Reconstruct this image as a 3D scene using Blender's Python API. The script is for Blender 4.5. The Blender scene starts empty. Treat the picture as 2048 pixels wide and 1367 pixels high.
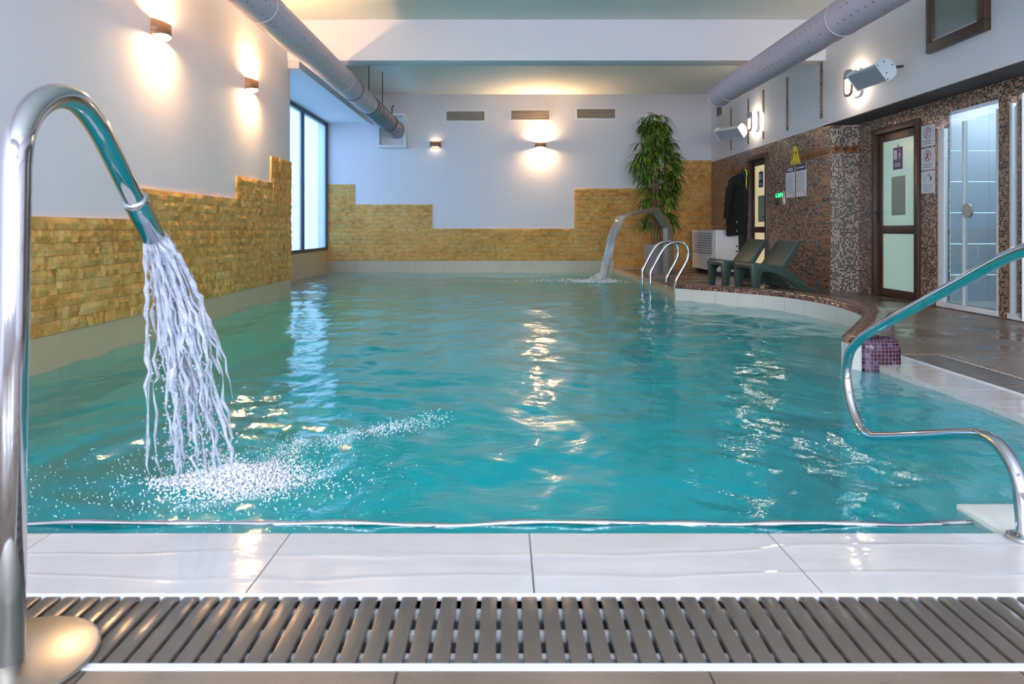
import bpy, bmesh, math, random
import numpy as np
from mathutils import Vector, Matrix
R = random.Random(7)
PI = math.pi
S = bpy.context.scene
C = S.collection

# ------------------------------------------------------------------ camera, world, lights, exposure
FPX = 1365.0
cam = bpy.data.objects.new('camera', bpy.data.cameras.new('camera'))
C.objects.link(cam)
cam.location = (0, 0, 0.85)
cam.rotation_euler = (PI / 2, 0, 0)
cam.data.sensor_width = 36
cam.data.lens = FPX / 2048 * 36
cam.data.shift_x = 14 / 2048
cam.data.shift_y = -224.5 / 2048
cam.data.clip_start = 0.02
cam.data.dof.use_dof = True
cam.data.dof.focus_distance = 6.5
cam.data.dof.aperture_fstop = 5.6
S.camera = cam

W = bpy.data.worlds.new('world'); S.world = W; W.use_nodes = True
bg = W.node_tree.nodes['Background']
bg.inputs[0].default_value = (0.45, 0.69, 1.0, 1); bg.inputs[1].default_value = 3.6

def area(name, loc, rot, sx, sy, power, col):
    l = bpy.data.lights.new(name, 'AREA'); l.shape = 'RECTANGLE'; l.size = sx; l.size_y = sy
    l.energy = power; l.color = col
    o = bpy.data.objects.new(name, l); C.objects.link(o); o.location = loc; o.rotation_euler = rot
    return o
# daylight entering by the three tall windows behind the photographer and by the side window
DAY = (0.85, 0.89, 1.0)
for i, x in enumerate((-1.75, 0.65, 3.05)):
    area('daylight_window', (x, -3.12, 1.75), (PI / 2, 0, 0), 2.0, 2.5, 135, DAY)
pt = area('daylight_side_window', (-3.80, 11.6, 1.75), (0, -PI / 2, 0), 2.6, 4.9, 1, (1, 1, 1)); pt.data.cycles.is_portal = True

vs = S.view_settings
vs.view_transform = 'Standard'; vs.look = 'None'; vs.gamma = 1.0; vs.use_curve_mapping = False
vs.exposure = 0.48
cy = S.cycles
cy.use_denoising = True; cy.use_adaptive_sampling = True; cy.adaptive_threshold = 0.05; cy.adaptive_min_samples = 20
cy.max_bounces = 8; cy.diffuse_bounces = 3; cy.glossy_bounces = 4; cy.transmission_bounces = 5
cy.transparent_max_bounces = 10; cy.sample_clamp_indirect = 25.0
cy.caustics_reflective = False; cy.caustics_refractive = True; cy.blur_glossy = 0.3

# ------------------------------------------------------------------ material helpers
def lin(r, g, b):
    f = lambda c: (c / 255 / 12.92) if c / 255 <= .04045 else ((c / 255 + .055) / 1.055) ** 2.4
    return (f(r), f(g), f(b), 1)

class N:
    """small node-tree writer"""
    def __init__(s, name):
        s.m = bpy.data.materials.new(name); s.m.use_nodes = True
        s.t = s.m.node_tree; s.t.nodes.clear()
        s.out = s.t.nodes.new('ShaderNodeOutputMaterial')
    def n(s, typ, ins=None, **kw):
        nd = s.t.nodes.new('ShaderNode' + typ)
        for k, v in kw.items(): setattr(nd, k, v)
        for k, v in (ins or {}).items(): s.set(nd, k, v)
        return nd
    def set(s, nd, k, v):
        sock = nd.inputs[k]
        if isinstance(v, bpy.types.NodeSocket): s.t.links.new(v, sock)
        else: sock.default_value = v
    def math(s, op, a, b=None, c=None, clamp=False):
        nd = s.n('Math', operation=op, use_clamp=clamp)
        for i, v in enumerate((a, b, c)):
            if v is not None: s.set(nd, i, v)
        return nd.outputs[0]
    def mix(s, f, a, b):
        nd = s.n('MixRGB'); s.set(nd, 0, f); s.set(nd, 1, a); s.set(nd, 2, b); return nd.outputs[0]
    def ramp(s, f, stops, interp='LINEAR'):
        nd = s.n('ValToRGB'); s.set(nd, 0, f); cr = nd.color_ramp; cr.interpolation = interp
        while len(cr.elements) < len(stops): cr.elements.new(1.0)
        for e, (p, c) in zip(cr.elements, stops): e.position = p; e.color = c
        return nd.outputs[0]
    def obj(s): return s.n('TexCoord').outputs['Object']
    def pos(s): return s.n('NewGeometry').outputs['Position']
    def uv(s): return s.n('TexCoord').outputs['UV']
    def noise(s, vec, scale, detail=3, rough=.55, out='Fac'):
        nd = s.n('TexNoise', {'Vector': vec, 'Scale': scale, 'Detail': detail, 'Roughness': rough}); return nd.outputs[out]
    def scalev(s, vec, xyz):
        nd = s.n('VectorMath', operation='MULTIPLY'); s.set(nd, 0, vec); s.set(nd, 1, xyz); return nd.outputs[0]
    def bump(s, h, strength, dist, normal=None):
        nd = s.n('Bump', {'Strength': strength, 'Distance': dist, 'Height': h})
        if normal is not None: s.set(nd, 'Normal', normal)
        return nd.outputs[0]
    def prin(s, col, rough=.5, metal=0.0, normal=None, spec=.5, **kw):
        nd = s.n('BsdfPrincipled', {'Base Color': col, 'Roughness': rough, 'Metallic': metal, 'Specular IOR Level': spec})
        if normal is not None: s.set(nd, 'Normal', normal)
        for k, v in kw.items(): s.set(nd, k, v)
        s.t.links.new(nd.outputs[0], s.out.inputs[0]); return nd
    def schlick(s, f0, normal=None, power=5.0):
        g = s.n('NewGeometry'); d = s.n('VectorMath', operation='DOT_PRODUCT'); s.set(d, 0, g.outputs['Incoming'])
        s.set(d, 1, normal if normal is not None else g.outputs['Normal'])
        c = s.math('SUBTRACT', 1.0, s.math('ABSOLUTE', d.outputs['Value']), clamp=True)
        return s.math('MULTIPLY_ADD', s.math('POWER', c, power), 1 - f0, f0, clamp=True)
    def done(s, sh=None):
        if sh is not None: s.t.links.new(sh, s.out.inputs[0])
        return s.m

MAT = {}
def simple(name, col, rough=.5, metal=0.0, bump=0.0, bscale=60, var=0.0, **kw):
    a = N(name); nrm = None; c = col
    if bump: nrm = a.bump(a.noise(a.pos(), bscale, 4), bump, .01)
    if var:
        d = tuple(v * (1 - var) for v in col[:3]) + (1,)
        c = a.mix(a.noise(a.pos(), 3.0, 4), d, col)
    a.prin(c, rough, metal, nrm, **kw); MAT[name] = a.done(); return MAT[name]
def emit(name, col, strength):
    a = N(name); e = a.n('Emission', {'Color': col, 'Strength': strength}); MAT[name] = a.done(e.outputs[0]); return MAT[name]

simple('plaster', lin(233, 229, 235), .75, bump=.10, bscale=30, var=.03)
simple('ceiling_paint', lin(228, 230, 226), .8, bump=.06, bscale=20)
simple('beige_tile', lin(212, 186, 150), .30, var=.12)
simple('back_tile', lin(196, 180, 152), .35, var=.12)
simple('white_tile', lin(226, 224, 218), .22, var=.06)
simple('basin', lin(205, 238, 246), .45, var=.08)
simple('step_tile', lin(236, 238, 230), .35, var=.05)
simple('chrome', lin(205, 207, 212), .09, 1.0)
simple('satin_steel', lin(196, 190, 180), .30, 1.0)
simple('brushed_steel', lin(160, 150, 138), .42, .6)
simple('white_plastic', lin(238, 238, 240), .40)
simple('white_trim', lin(235, 236, 240), .35)
simple('grey_trim', lin(190, 190, 195), .4)
simple('slat', lin(106, 96, 87), .22, bump=.12, bscale=25, var=.25)
simple('dark_channel', lin(168, 172, 182), .4)
simple('dark_frame', lin(52, 54, 60), .35)
simple('brown_frame', lin(84, 56, 42), .33, var=.2)
simple('bronze', lin(166, 122, 92), .4, .2)
simple('louver', lin(196, 176, 158), .5)
simple('dark_gap', lin(48, 40, 34), .8)
simple('planter', lin(150, 148, 152), .45, var=.1)
simple('soil', lin(70, 52, 38), .9)
simple('stem', lin(150, 118, 84), .6, var=.4)
simple('lounger_green', lin(54, 76, 68), .38, bump=.06, bscale=120)
simple('jacket', lin(9, 9, 11), .85, bump=.3, bscale=40)
simple('jacket_lining', lin(24, 28, 52), .6)
simple('neon_yellow', lin(205, 222, 40), .5)
simple('button', lin(225, 225, 225), .3)
simple('wood', lin(160, 98, 52), .45, var=.35)
simple('yellow_sign', lin(240, 214, 20), .45)
simple('black_print', lin(28, 26, 30), .6)
simple('paper', lin(226, 226, 232), .5)
simple('blue_print', lin(34, 50, 104), .5)
simple('grey_print', lin(150, 150, 158), .6)
simple('red_print', lin(205, 90, 90), .5)
simple('purple_print', lin(84, 52, 108), .4)
simple('navy_print', lin(42, 54, 108), .4)
simple('mint_glass_glow', lin(196, 230, 214), .16, var=.04, **{'Emission Color': lin(196, 230, 214), 'Emission Strength': .16})  # slight emission put into the pane in place of light from behind
simple('mint_film', lin(146, 160, 146), .25)
simple('cream_glass_glow', lin(240, 226, 186), .2, **{'Emission Color': lin(250, 226, 170), 'Emission Strength': .34})  # pane glows by itself, standing in for the lit room behind
simple('cream_film', lin(168, 176, 152), .3)
simple('smoke_glass', lin(136, 146, 142), .08)
simple('shower_tile', lin(204, 214, 228), .25, var=.05)
simple('heater_white', lin(222, 230, 238), .4)
simple('heater_panel', lin(172, 172, 182), .45, 0)
simple('flex_metal', lin(150, 150, 158), .32, .75)
simple('outside_wall', lin(236, 240, 246), .8)
simple('screw', lin(25, 25, 28), .4)
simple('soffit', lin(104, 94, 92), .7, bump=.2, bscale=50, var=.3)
emit('lamp_warm', (1.0, .60, .28, 1), 760)
emit('lamp_dim', (1.0, .70, .42, 1), 9)
emit('lamp_white', (1.0, .82, .58, 1), 24)
emit('cabin_fill_light', (.78, .88, 1.0, 1), 13)  # fill emitter for the added discs inside the shower cabins
emit('led_green', (.05, 1.0, .25, 1), 2.2)

# deck: wet brown slabs with fine joints
a = N('deck'); p = a.pos()
c = a.ramp(a.noise(p, 2.2, 5), [(.3, lin(112, 96, 82)), (.7, lin(146, 128, 112))])
sx = a.n('SeparateXYZ', {0: p})
def joint(a, v, size, w, off=0.0):
    f = a.math('FRACT', a.math('MULTIPLY_ADD', v, 1 / size, off)); return a.math('LESS_THAN', f, w)
j = a.math('MAXIMUM', joint(a, sx.outputs[0], .6, .008, .35), joint(a, sx.outputs[1], .6, .008, .2))
c = a.mix(j, c, lin(66, 56, 48))
rg = a.ramp(a.noise(a.scalev(p, (1, 1, 1)), 2.6, 3), [(.36, (.06, .06, .06, 1)), (.50, (.38, .38, .38, 1))])
a.prin(c, rg, 0, a.bump(a.noise(p, 14, 3), .08, .01)); MAT['deck'] = a.done()

# pale overflow tile with a thin running film of water
a = N('wet_tile'); p = a.pos()
c = a.mix(a.noise(p, 5, 4), lin(206, 200, 196), lin(226, 222, 220))
h1 = a.noise(a.scalev(p, (3.0, 9.0, 3.0)), 1.6, 3, .5)
w = a.n('TexWave', {'Vector': a.scalev(p, (.6, 2.6, 1)), 'Scale': .9, 'Distortion': 9.0, 'Detail': 3.0, 'Detail Scale': .9, 'Detail Roughness': .6}, bands_direction='Y')
hw = a.math('MULTIPLY', a.math('POWER', w.outputs['Fac'], 18.0), .30)
nr = a.bump(a.math('ADD', a.math('ADD', a.math('MULTIPLY', h1, .5), hw), a.math('MULTIPLY', a.noise(p, 42, 2), .10)), .5, .005)
a.prin(c, .07, 0, nr, .6); MAT['wet_tile'] = a.done()

# split-face stone: yellow-ochre travertine
a = N('split_stone'); p = a.pos(); rnd = a.n('ObjectInfo').outputs['Random']
pp = a.n('VectorMath', operation='ADD'); a.set(pp, 0, p)
cr = a.n('CombineXYZ', {0: a.math('MULTIPLY', rnd, 37.0), 1: rnd, 2: a.math('MULTIPLY', rnd, 11.0)}); a.set(pp, 1, cr.outputs[0]); pv = pp.outputs[0]
f = a.math('ADD', a.math('MULTIPLY', a.noise(pv, 9, 6, .7), .75), a.math('MULTIPLY', a.noise(p, 1.7, 3), .25))
c = a.ramp(f, [(.24, lin(140, 92, 50)), (.38, lin(206, 152, 80)), (.50, lin(238, 190, 112)), (.64, lin(248, 214, 152)), (.8, lin(244, 226, 192))])
tint = a.ramp(rnd, [(0, lin(244, 196, 120)), (.3, lin(255, 236, 190)), (.6, lin(226, 214, 190)), (1, lin(255, 214, 132))])
mm = a.n('MixRGB', blend_type='MULTIPLY'); a.set(mm, 0, .55); a.set(mm, 1, c); a.set(mm, 2, tint)
h = a.math('ADD', a.noise(pv, 26, 6, .7), a.math('MULTIPLY', a.noise(pv, 90, 3), .3))
a.prin(mm.outputs[0], .72, 0, a.bump(h, .9, .018)); MAT['split_stone'] = a.done()
simple('mortar', lin(150, 112, 62), .9)

# glass mosaic laid on UV in metres
def mosaic(name, accent=False, dark=(lin(52, 34, 28), lin(88, 58, 46)), light=(lin(150, 118, 98), lin(186, 156, 134)), p_dark=.5, grout=lin(168, 140, 122), edge=.40):
    a = N(name); uv = a.uv(); T = 1 / .0235
    sc = a.scalev(uv, (T, T, 1))
    fl = a.n('VectorMath', operation='FLOOR'); a.set(fl, 0, sc)
    fr = a.n('VectorMath', operation='FRACTION'); a.set(fr, 0, sc)
    wn = a.n('TexWhiteNoise', {'Vector': fl.outputs[0]}, noise_dimensions='2D')
    v = wn.outputs['Value']
    c = a.ramp(v, [(0, dark[0]), (p_dark * .6, dark[1]), (p_dark, light[0]), (p_dark + (1 - p_dark) * .6, light[1])], 'CONSTANT')
    if accent:
        sp = a.n('SeparateXYZ', {0: fl.outputs[0]}); su = a.n('SeparateXYZ', {0: uv})
        run = a.n('CombineXYZ', {0: a.math('FLOOR', a.math('MULTIPLY', sp.outputs[0], 1 / 9)), 1: sp.outputs[1]})
        wr = a.n('TexWhiteNoise', {'Vector': run.outputs[0]}, noise_dimensions='2D')
        near = a.n('MapRange', {'Value': su.outputs[0], 1: 9.75, 2: 9.0, 3: 0, 4: .62}).outputs[0]
        sel = a.math('LESS_THAN', wr.outputs['Value'], near)
        wv = a.n('SeparateXYZ', {0: wr.outputs['Color']})
        ac = a.ramp(wv.outputs[1], [(0, lin(196, 118, 60)), (.35, lin(150, 92, 60)), (.6, lin(112, 112, 122)), (.8, lin(188, 140, 84))], 'CONSTANT')
        c = a.mix(a.math('MULTIPLY', sel, .75), c, ac)
    fx = a.n('SeparateXYZ', {0: fr.outputs[0]})
    ed = lambda o: a.math('LESS_THAN', a.math('ABSOLUTE', a.math('SUBTRACT', o, .5)), edge)
    tile = a.math('MULTIPLY', ed(fx.outputs[0]), ed(fx.outputs[1]))
    c = a.mix(tile, grout, c)
    rg = a.math('MULTIPLY_ADD', tile, -.55, .7)
    wc = a.n('VectorMath', operation='SUBTRACT'); a.set(wc, 0, wn.outputs['Color']); a.set(wc, 1, (.5, .5, .5))
    ge = a.n('NewGeometry')
    tl = a.n('VectorMath', operation='MULTIPLY_ADD'); a.set(tl, 0, wc.outputs[0]); a.set(tl, 1, (.10, .10, .10)); a.set(tl, 2, ge.outputs['Normal'])
    nn = a.n('VectorMath', operation='NORMALIZE'); a.set(nn, 0, tl.outputs[0])
    a.prin(c, rg, 0, a.bump(tile, .5, .002, nn.outputs[0])); MAT[name] = a.done(); return MAT[name]
mosaic('mosaic')
mosaic('mosaic_accent', True)
mosaic('mosaic_curb', False, (lin(50, 26, 26), lin(96, 54, 46)), (lin(136, 92, 80), lin(178, 138, 122)), .62, lin(160, 126, 112), .43)
mosaic('mosaic_purple', False, (lin(40, 18, 40), lin(60, 28, 58)), (lin(64, 40, 66), lin(92, 68, 106)), .7, lin(150, 112, 112), .445)
mosaic('mosaic_pillar', False, (lin(46, 34, 32), lin(74, 54, 48)), (lin(164, 146, 134), lin(188, 170, 156)), .55, lin(176, 160, 146))

# perforated fabric/metal duct
a = N('duct_paint'); uv = a.uv()
sc = a.scalev(uv, (9.0, 9.0, 1)); fr = a.n('VectorMath', operation='FRACTION'); a.set(fr, 0, sc)
d = a.n('VectorMath', operation='DISTANCE'); a.set(d, 0, fr.outputs[0]); a.set(d, 1, (.5, .5, 0))
fl = a.n('VectorMath', operation='FLOOR'); a.set(fl, 0, sc)
wn = a.n('TexWhiteNoise', {'Vector': fl.outputs[0]}, noise_dimensions='2D')
hole = a.math('MULTIPLY', a.math('LESS_THAN', d.outputs['Value'], .075), a.math('GREATER_THAN', wn.outputs['Value'], .45))
c = a.mix(hole, lin(208, 190, 204), lin(70, 60, 76))
a.prin(c, .5, .0); MAT['duct_paint'] = a.done()

# leaves
a = N('leaf'); rn = a.noise(a.pos(), 6, 3)
c = a.ramp(rn, [(.3, lin(58, 86, 26)), (.5, lin(96, 132, 44)), (.7, lin(140, 166, 72))])
a.prin(c, .42, 0); MAT['leaf'] = a.done()

# thin clear glass
def pane_mat(name, tint, refl=1.45, haze=0.0, hcol=(1, 1, 1, 1)):
    a = N(name)
    fz = a.schlick(((refl - 1) / (refl + 1)) ** 2); tr = a.n('BsdfTransparent', {'Color': tint}); gl = a.n('BsdfGlossy', {'Roughness': .01})
    sh = tr.outputs[0]
    if haze:
        df = a.n('BsdfTranslucent', {'Color': hcol}); m0 = a.n('MixShader', {0: haze}); a.set(m0, 1, sh); a.set(m0, 2, df.outputs[0]); sh = m0.outputs[0]
    m = a.n('MixShader', {0: fz}); a.set(m, 1, sh); a.set(m, 2, gl.outputs[0]); MAT[name] = a.done(m.outputs[0])
pane_mat('clear_pane', (.94, .97, .98, 1))
pane_mat('hazy_pane', (.90, .95, 1, 1), 1.45, .35, (.8, .92, 1, 1))
pane_mat('shower_glass', (.90, .97, .96, 1), 1.7)

# pool water: reflecting, partly refracting surface over an absorbing body
a = N('pool_water'); p = a.pos()
h1 = a.noise(a.scalev(p, (1.0, 1.5, 1)), 9, 4, .6); h2 = a.noise(p, 34, 2)
nr = a.bump(a.math('ADD', h1, a.math('MULTIPLY', h2, .15)), .5, .010)
fz = a.schlick(.022, nr)
rf = a.n('BsdfRefraction', {'Color': (1, 1, 1, 1), 'Roughness': 0.0, 'IOR': 1.33, 'Normal': nr})
tr = a.n('BsdfTransparent', {'Color': (1, 1, 1, 1)})
gl = a.n('BsdfGlossy', {'Color': (1, 1, 1, 1), 'Roughness': .015, 'Normal': nr})
m0 = a.n('MixShader', {0: .55}); a.set(m0, 1, rf.outputs[0]); a.set(m0, 2, tr.outputs[0])
df = a.n('BsdfDiffuse', {'Color': lin(0, 200, 212), 'Normal': nr}); mt = a.n('MixShader', {0: .29}); a.set(mt, 1, m0.outputs[0]); a.set(mt, 2, df.outputs[0]); m0 = mt
m1 = a.n('MixShader', {0: fz}); a.set(m1, 1, m0.outputs[0]); a.set(m1, 2, gl.outputs[0])
vol = a.n('VolumeAbsorption', {'Color': (.0, .950, .962, 1), 'Density': .95})
a.t.links.new(vol.outputs[0], a.out.inputs['Volume'])
MAT['pool_water'] = a.done(m1.outputs[0])

# falling, aerated water
a = N('aerated_water')
fz = a.schlick(.03); tr = a.n('BsdfTransparent', {'Color': (.93, .96, 1, 1)}); gl = a.n('BsdfGlossy', {'Roughness': .04})
df = a.n('BsdfDiffuse', {'Color': lin(238, 240, 250)}); tl = a.n('BsdfTranslucent', {'Color': lin(238, 240, 250)})
md = a.n('MixShader', {0: .45}); a.set(md, 1, df.outputs[0]); a.set(md, 2, tl.outputs[0])
f = a.ramp(a.noise(a.pos(), 22, 3), [(.38, (.45, .45, .45, 1)), (.62, (.96, .96, .96, 1))])
m0 = a.n('MixShader', {0: f}); a.set(m0, 1, tr.outputs[0]); a.set(m0, 2, md.outputs[0])
m1 = a.n('MixShader', {0: a.math('MULTIPLY', fz, .6)}); a.set(m1, 1, m0.outputs[0]); a.set(m1, 2, gl.outputs[0]); MAT['aerated_water'] = a.done(m1.outputs[0])
a = N('clear_sheet')
fz = a.schlick(.05); tr = a.n('BsdfTransparent', {'Color': (.96, .97, .98, 1)}); gl = a.n('BsdfGlossy', {'Roughness': .05})
df = a.n('BsdfDiffuse', {'Color': lin(235, 230, 225)})
m0 = a.n('MixShader', {0: .30}); a.set(m0, 1, tr.outputs[0]); a.set(m0, 2, df.outputs[0])
m1 = a.n('MixShader', {0: a.math('ADD', fz, .06)}); a.set(m1, 1, m0.outputs[0]); a.set(m1, 2, gl.outputs[0]); MAT['clear_sheet'] = a.done(m1.outputs[0])
simple('foam', lin(242, 244, 250), .35, **{'Subsurface Weight': 0.0})

# ------------------------------------------------------------------ mesh helpers
class MB:
    def __init__(s): s.v = []; s.f = []; s.uv = None
    def add(s, vs, fs):
        o = len(s.v); s.v += [tuple(q) for q in vs]; s.f += [tuple(i + o for i in f) for f in fs]; return s
    def box(s, x0, x1, y0, y1, z0, z1):
        return s.add([(x0, y0, z0), (x1, y0, z0), (x1, y1, z0), (x0, y1, z0), (x0, y0, z1), (x1, y0, z1), (x1, y1, z1), (x0, y1, z1)],
                     [(3, 2, 1, 0), (4, 5, 6, 7), (0, 1, 5, 4), (1, 2, 6, 5), (2, 3, 7, 6), (3, 0, 4, 7)])
    def cbox(s, c, size, rot=None):
        h = [q / 2 for q in size]; o = len(s.v); t = MB().box(-h[0], h[0], -h[1], h[1], -h[2], h[2])
        vs = [(rot @ Vector(q) if rot else Vector(q)) + Vector(c) for q in t.v]; return s.add(vs, t.f)
    def prism(s, poly, fn0, fn1):
        n = len(poly); A = [fn0(*q) for q in poly]; B = [fn1(*q) for q in poly]
        return s.add(A + B, [tuple(range(n))[::-1], tuple(range(n, 2 * n))] + [(i, (i + 1) % n, n + (i + 1) % n, n + i) for i in range(n)])
    def tube(s, path, r, seg=16, cap=True):
        P = [Vector(q) for q in path]; n = len(P); rr = r if isinstance(r, (list, tuple)) else [r] * n
        T = [(P[min(i + 1, n - 1)] - P[max(i - 1, 0)]).normalized() for i in range(n)]
        up = Vector((0, 0, 1)) if abs(T[0].z) < .9 else Vector((1, 0, 0))
        u = T[0].cross(up).normalized(); vs = []
        for i in range(n):
            u = (u - T[i] * u.dot(T[i])).normalized(); w = T[i].cross(u)
            vs += [P[i] + (u * math.cos(2 * PI * k / seg) + w * math.sin(2 * PI * k / seg)) * rr[i] for k in range(seg)]
        fs = [(i * seg + k, i * seg + (k + 1) % seg, (i + 1) * seg + (k + 1) % seg, (i + 1) * seg + k) for i in range(n - 1) for k in range(seg)]
        if cap: fs += [tuple(range(seg))[::-1], tuple(range((n - 1) * seg, n * seg))]
        return s.add(vs, fs)
    def grid(s, rows):   # rows of equal-length point lists
        m = len(rows[0]); return s.add([q for r in rows for q in r], [(i * m + k, i * m + k + 1, (i + 1) * m + k + 1, (i + 1) * m + k) for i in range(len(rows) - 1) for k in range(m - 1)])
    def loft(s, rings, cap=True):
        m = len(rings[0]); n = len(rings)
        fs = [(i * m + k, i * m + (k + 1) % m, (i + 1) * m + (k + 1) % m, (i + 1) * m + k) for i in range(n - 1) for k in range(m)]
        if cap: fs += [tuple(range(m))[::-1], tuple(range((n - 1) * m, n * m))]
        return s.add([q for r in rings for q in r], fs)
    def disc(s, c, nrm, r, seg=20):
        n = Vector(nrm).normalized(); u = n.orthogonal().normalized(); w = n.cross(u)
        return s.add([Vector(c) + (u * math.cos(2 * PI * k / seg) + w * math.sin(2 * PI * k / seg)) * r for k in range(seg)], [tuple(range(seg))])

def worig(o):
    v = Vector((0, 0, 0))
    while o is not None: v = v + o.location; o = o.parent
    return v
def obj(name, mb, mat, parent=None, local=False, smooth=False, uvbox=False, uvs=None, bevel=0.0, angle=40):
    me = bpy.data.meshes.new(name)
    vs = mb.v
    if parent is not None and not local:
        q = worig(parent); vs = [(v[0] - q.x, v[1] - q.y, v[2] - q.z) for v in vs]
    me.from_pydata([tuple(v) for v in vs], [], mb.f)
    if bevel:
        bm = bmesh.new(); bm.from_mesh(me); bmesh.ops.recalc_face_normals(bm, faces=bm.faces)
        es = [e for e in bm.edges if len(e.link_faces) == 2 and e.calc_face_angle(0) > .5]
        bmesh.ops.bevel(bm, geom=es, offset=bevel, segments=2, affect='EDGES', profile=.6); bm.to_mesh(me); bm.free()
    if uvbox or uvs is not None:
        ul = me.uv_layers.new(name='UVMap')
        for pl in me.polygons:
            nx, ny, nz = (abs(q) for q in pl.normal)
            for li in pl.loop_indices:
                vi = me.loops[li].vertex_index
                if uvs is not None: ul.data[li].uv = uvs[vi]; continue
                x, y, z = mb.v[vi] if not bevel else me.vertices[vi].co
                ul.data[li].uv = (y, z) if nx >= ny and nx >= nz else ((x, z) if ny >= nz else (x, y))
    if smooth or bevel:
        for pl in me.polygons: pl.use_smooth = True
        if not (smooth is True and not bevel): me.set_sharp_from_angle(angle=math.radians(angle))
    me.materials.append(MAT[mat]); me.update()
    o = bpy.data.objects.new(name, me); C.objects.link(o)
    if parent is not None: o.parent = parent
    return o
def tag(o, label, cat, group=None, kind=None):
    o['label'] = label; o['category'] = cat
    if group: o['group'] = group
    if kind: o['kind'] = kind
    return o
def thing(name, label, cat, loc=(0, 0, 0), rz=0, group=None, kind=None):
    o = bpy.data.objects.new(name, None); C.objects.link(o); o.location = loc; o.rotation_euler = (0, 0, rz)
    o.empty_display_size = .1
    return tag(o, label, cat, group, kind)
def box(*q): return MB().box(*q)
def catmull(P, n=8):
    P = [Vector(q) for q in P]; P = [P[0] * 2 - P[1]] + P + [P[-1] * 2 - P[-2]]; out = []
    for i in range(1, len(P) - 2):
        a_, b, c_, d = P[i - 1:i + 3]
        for k in range(n):
            t = k / n; out.append(.5 * ((2 * b) + (c_ - a_) * t + (2 * a_ - 5 * b + 4 * c_ - d) * t * t + (3 * b - a_ - 3 * c_ + d) * t ** 3))
    out.append(P[-2]); return out
def fillet(P, rad, n=8):
    P = [Vector(q) for q in P]; out = [P[0]]
    for i in range(1, len(P) - 1):
        r = rad[i - 1] if isinstance(rad, (list, tuple)) else rad
        a_ = (P[i - 1] - P[i]).normalized(); b = (P[i + 1] - P[i]).normalized()
        p0 = P[i] + a_ * r; p1 = P[i] + b * r
        for k in range(n + 1):
            t = k / n; out.append(p0 * (1 - t) ** 2 + P[i] * 2 * t * (1 - t) + p1 * t * t)
    out.append(P[-1]); return out
def copy_tree(o, parent=None):
    c = o.copy(); C.objects.link(c); c.parent = parent
    for ch in list(o.children): copy_tree(ch, c)
    return c

# ------------------------------------------------------------------ the place: dimensions in metres
WL = -2.87; WR = 4.23; WRR = 4.60; YB = 14.0; YF = -3.0; CZ = 3.62; DZ = 0.04; WZ = -0.03
YW = 9.11; XWIN = -3.64; SOF = 2.23; YCOL = 8.88; FE = 1.92

# ---- walls
wl = obj('wall_left', box(WL - .25, WL, YF, YW, -1.5, CZ), 'plaster')
tag(wl, 'white plaster wall above the stepped yellow stone cladding, with warm sconces', 'wall', kind='structure')
wb = obj('wall_back', box(XWIN - .2, WR + .3, YB, YB + .2, -1.5, CZ), 'plaster')
tag(wb, 'white end wall with three vents above stepped yellow stone', 'wall', kind='structure')
wr = obj('wall_right', box(WR, WR + .25, YF, YB, SOF, CZ), 'plaster')
tag(wr, 'white upper wall over the brown mosaic, with wall lamps', 'wall', kind='structure')
obj('mosaic_panel', box(WR, WR + .25, 11.90, YB, -.2, SOF), 'mosaic', wr, uvbox=True)
obj('mosaic_panel', box(WR, WR + .25, YCOL, 10.98, -.2, SOF), 'mosaic_accent', wr, uvbox=True)
obj('mosaic_panel', box(WR, WR + .25, 10.98, 11.90, 2.10, SOF), 'mosaic', wr, uvbox=True)
obj('pillar_face', box(WR, WRR + .2, YCOL - .012, YCOL, -.2, SOF), 'mosaic_pillar', wr, uvbox=True)
for y0, y1, z0 in ((8.53, YCOL - .012, -.2), (7.55, 8.53, 2.09), (7.27, 7.55, -.2), (6.36, 7.27, 2.065), (6.24, 6.36, -.2), (5.2, 6.24, 2.085), (2.5, 5.2, -.2)):
    obj('mosaic_panel', box(WRR, WRR + .14, y0, y1, z0, SOF), 'mosaic', wr, uvbox=True)
obj('lower_wall', box(WRR, WRR + .14, YF, 2.5, -.2, SOF), 'plaster', wr)
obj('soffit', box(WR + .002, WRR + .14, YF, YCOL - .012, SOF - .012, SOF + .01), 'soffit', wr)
obj('return_wall', box(WR, WR + .3, YCOL - .012, YCOL + .2, SOF - .02, SOF), 'soffit', wr)
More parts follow.
